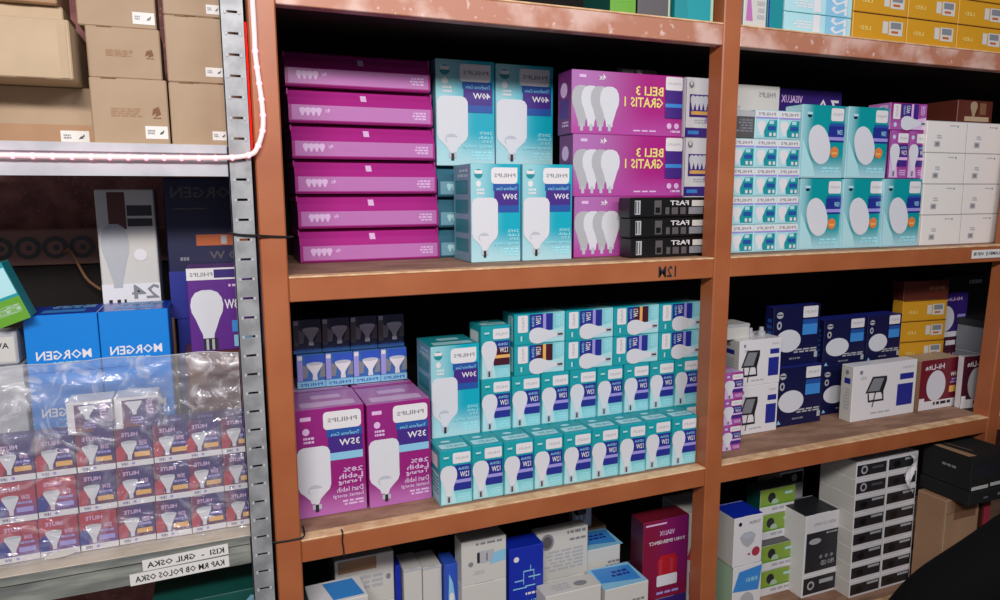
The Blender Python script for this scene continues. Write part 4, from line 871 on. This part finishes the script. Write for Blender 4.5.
# halogen bulb boxes inside the bag
cols = [-.5045, -.4425, -.3800, -.3180, -.2560, -.1945, -.1330]
k = 0
for r in range(3):
    for c, x in enumerate(cols):
        kind = 'b' if (r, c) in ((0, 0), (0, 1), (1, 0), (1, 1), (0, 2)) else 'a'
        link('halogen_bulb_box', M('halogen_bulb_box', halogen_box, kind), (x + (r * .003 if c < 5 else 0), .050 + r * .0005, zs + r * .074), random.uniform(-.03, .03),
             label=('red' if kind == 'b' else 'purple') + ' spotlight bulb box in the plastic bag, ' + ['bottom', 'middle', 'upper'][r] + ' row, ' + ['leftmost', 'second from left', 'third from left', 'centre', 'third from right', 'second from right', 'rightmost'][c], cat='light bulb box', group='spotlight bulb boxes in the plastic bag')
def halo_side():
    g = G(); W, D, H = .072, .055, .058; g.box(0, 0, 0, W, D, H, 'hilitebox', side='white', top='white'); g.on('front', W, D, H).R(0, 0, .16, 1, 'white').R(.55, 0, 1, .5, 'indigo').shape(CONE, .25, .42, .62, .85, 'bulbwhite').T('HILITE', .72, .4, .85, .95, 'pinklight', True, True).lines(.25, .1, .6, .35, 3, 'lilac', 4).R(0, .9, 1, 1, 'white'); return g
for i, x in enumerate((-.383, -.308)):
    link('halogen_bulb_box', M('halogen_bulb_box', halo_side), (x, .052, zs + 3 * .074), label='spotlight bulb box lying on top inside the bag, ' + ['left', 'right'][i] + ' one', cat='light bulb box', group='spotlight boxes lying on top in the bag')
# paper slip
g = G(); n_ = 14; vs = [(.026 * math.cos(2 * math.pi * i / n_) * 1.0, -.003 * math.sin(2 * math.pi * i / n_), .007 * math.sin(2 * math.pi * i / n_)) for i in range(n_)]
g.face([(a, b - .001, c) for a, b, c in vs], 'papertag'); g.face([(a, b, c) for a, b, c in vs][::-1], 'papertag')
for i in range(n_):
    a, b = vs[i], vs[(i + 1) % n_]; g.face([(a[0], a[1] - .001, a[2]), (b[0], b[1] - .001, b[2]), b, a], 'papertag')
link('paper_slip', g.mesh('paper_slip'), (-.408, .030, -.478), label='oval white paper slip in front of the bottom left bulb boxes', cat='paper', rot=(0, -.1, 0))

# the clear plastic bag
def bag():
    from mathutils import noise
    g = G(); nx, nz = 90, 70; x0, x1 = -.60, -.0945; z0, z1 = -.4895, -.134
    def pt(i, j):
        u, v = i / nx, j / nz; x = x0 + (x1 - x0) * u
        top = z1 + .004 * math.sin(u * 6 + 4.6) + .0015 * math.sin(u * 23)
        z = z0 + (top - z0) * v
        amp = .004 + .016 * max(0, v - .55) / .45
        q = Vector((x * 9, 0, z * 22)); n1 = noise.noise(q) ; n2 = noise.noise(Vector((x * 38 + 3, 1, z * 60)))
        ridge = 1 - abs(noise.noise(Vector((x * 16, 5, z * 34)))) * 2
        y = .034 - amp * (n1 * .8 + n2 * .3 + ridge * .25) - .010 * max(0, v - .8) / .2
        y = min(max(y, .009), .0475)
        return (x, y, z)
    vs = [pt(i, j) for j in range(nz + 1) for i in range(nx + 1)]
    fs = [(j * (nx + 1) + i, j * (nx + 1) + i + 1, (j + 1) * (nx + 1) + i + 1, (j + 1) * (nx + 1) + i) for j in range(nz) for i in range(nx)]
    g.geo(vs, fs, 'bagfilm'); me = g.mesh('plastic_bag'); me.polygons.foreach_set('use_smooth', [True] * len(me.polygons))
    t = link('plastic_bag', me, label='large crinkled clear plastic bag covering the spotlight bulb boxes', cat='plastic bag')
    g = G(); g.tube([pt(i, nz) for i in range(0, nx + 1, 2)], .0011, 'bagedge', 6); link('bag_hem', g.mesh('bag_hem'), parent=t, label='rolled milky hem')
m, t_, b_ = new_mat('bagedge'); b_.inputs['Base Color'].default_value = lin((200, 205, 212)); b_.inputs['Roughness'].default_value = .2; b_.inputs['Alpha'].default_value = .55
bag()

# under the lower beam
def p_dg(g): g.T('2', .78, .15, .97, .85, 'tealgreylabel').R(.3, .45, .6, .62, 'tealgrey').T('MORGEN', .3, .68, .62, .84, 'tealgreylabel').lines(.6, .5, .75, .7, 1, 'palegreen', 3)
for i in range(4):
    link('lamp_carton', slab('lamp_carton', .20, .12, .084, 'darkgreenbox', 'darkgreenbox', p_dg), (-.275, .045, -1.0445 + i * .0845 + .0), label='dark green carton with white numeral, ' + ['lowest', 'second', 'third', 'topmost'][i] + ' below the lower steel beam', cat='box', group='dark green cartons')
link('lamp_carton', slab('lamp_carton', .20, .12, .084, 'darkgreenbox', 'darkgreenbox', p_dg), (-.275, .045, -1.0445 + 4 * .0845), label='dark green carton with white numeral right under the steel beam tags', cat='box', group='dark green cartons')

# ================================================================== person in black at the lower right
def person():
    # joints: (point, radius, parent)
    J = [((1.52, -.62, -1.02), .155, None), ((1.52, -.60, -.90), .135, 0), ((1.51, -.56, -.76), .150, 1), ((1.50, -.53, -.655), .150, 2), ((1.505, -.515, -.565), .070, 3),
         ((1.51, -.50, -.50), .055, 4), ((1.515, -.475, -.42), .088, 5), ((1.52, -.47, -.345), .082, 6),
         ((1.37, -.51, -.60), .088, 3), ((1.27, -.50, -.655), .078, 8), ((1.13, -.46, -.72), .062, 9), ((1.05, -.43, -.80), .054, 10), ((1.10, -.30, -.90), .042, 11), ((1.14, -.20, -.965), .030, 12), ((1.155, -.165, -.985), .030, 13),
         ((1.62, -.51, -.625), .088, 3), ((1.73, -.50, -.665), .078, 15), ((1.83, -.42, -.80), .060, 16), ((1.80, -.30, -.92), .044, 17), ((1.74, -.20, -.965), .030, 18), ((1.72, -.165, -.985), .030, 19),
         ((1.42, -.60, -1.06), .110, 0), ((1.38, -.42, -1.25), .095, 21), ((1.37, -.30, -1.42), .070, 22), ((1.37, -.50, -1.445), .062, 23), ((1.37, -.72, -1.455), .042, 24), ((1.37, -.76, -1.465), .035, 25),
         ((1.62, -.60, -1.06), .110, 0), ((1.66, -.42, -1.25), .095, 27), ((1.67, -.30, -1.42), .070, 28), ((1.67, -.50, -1.445), .062, 29), ((1.67, -.72, -1.455), .042, 30), ((1.67, -.76, -1.465), .035, 31)]
    up_ = {1: .02, 2: .05, 11: .03, 17: .03, 12: .0, 13: 0, 14: 0, 18: 0, 19: 0, 20: 0}
    J = [((p_[0] + .035, p_[1], p_[2] + (up_[i] if i in up_ else .065 if 2 < i < 18 else 0)), r_, q_) for i, (p_, r_, q_) in enumerate(J)]
    for w_, s in ((14, 1), (20, -1)):                       # five fingers, bent, and a thumb on the side of the palm
        wx, wy, wz = J[w_][0]; base = len(J)
        for k, (dx, ln) in enumerate(((-.024, .060), (-.008, .072), (.008, .074), (.023, .062))):
            a = len(J); J.append(((wx + dx * s, wy + .030, wz - .004), .0095, w_)); J.append(((wx + dx * s * 1.1, wy + .030 + ln * .5, wz - .010), .0085, a)); J.append(((wx + dx * s * 1.1, wy + .028 + ln * .9, wz - .032), .0075, a + 1))
        a = len(J); J.append(((wx + .034 * s, wy + .002, wz - .012), .0105, w_)); J.append(((wx + .050 * s, wy + .030, wz - .022), .009, a))
    me = bpy.data.meshes.new('skeleton'); me.from_pydata([j[0] for j in J], [(i, j[2]) for i, j in enumerate(J) if j[2] is not None], [])
    ob = bpy.data.objects.new('skeleton', me); COL.objects.link(ob)
    md = ob.modifiers.new('skin', 'SKIN'); md.use_smooth_shade = True; md.branch_smoothing = .4
    for i, sv in enumerate(me.skin_vertices[0].data):
        sv.radius = (J[i][1], J[i][1]); sv.use_root = (i == 0)
    sd = ob.modifiers.new('sub', 'SUBSURF'); sd.levels = 2; sd.render_levels = 2
    dg = bpy.context.evaluated_depsgraph_get(); bm_ = bpy.data.meshes.new_from_object(ob.evaluated_get(dg)); bpy.data.objects.remove(ob)
    bm_.materials.clear(); bm_.materials.append(MATS['cloth']); bm_.materials.append(MATS['skin'])
    for p in bm_.polygons:
        c = p.center; head = c.z > -.45 and abs(c.x - 1.55) < .12
        hand = c.y > -.205 and c.z < -.9 and c.z > -1.1
        p.material_index = 1 if head or hand else 0; p.use_smooth = True
    bm_.name = 'person'
    t = link('person', bm_, label='person in black clothing crouching at the lower right corner, seen by the shoulder', cat='person')
    # face features and hair as children
    def ell(c, r, mat, name, flat=None):
        b = bmesh.new(); bmesh.ops.create_uvsphere(b, u_segments=18, v_segments=12, radius=1)
        for v in b.verts: v.co = Vector((c[0] + v.co.x * r[0], c[1] + v.co.y * r[1], c[2] + v.co.z * r[2]))
        if flat: flat(b)
        b.verts.index_update(); g = G(); g.bm(b, mat); b.free(); me = g.mesh(name); me.polygons.foreach_set('use_smooth', [True] * len(me.polygons)); link(name, me, parent=t)
    def cut(b):
        bmesh.ops.delete(b, geom=[v for v in b.verts if v.co.z < -.335 and v.co.y > -.465], context='VERTS')
    ell((1.551, -.485, -.31), (.098, .108, .118), 'hair', 'hair', cut)
    for s in (-1, 1):
        ell((1.551 + s * .032, -.392, -.33), (.013, .008, .009), 'white', 'eye'); ell((1.551 + s * .032, -.3855, -.33), (.005, .004, .006), 'ink', 'eye')
        ell((1.551 + s * .092, -.475, -.34), (.012, .022, .030), 'skin', 'ear')
    ell((1.551, -.378, -.36), (.014, .018, .024), 'skin', 'nose'); ell((1.551, -.392, -.397), (.026, .009, .009), 'lip', 'mouth')
person()
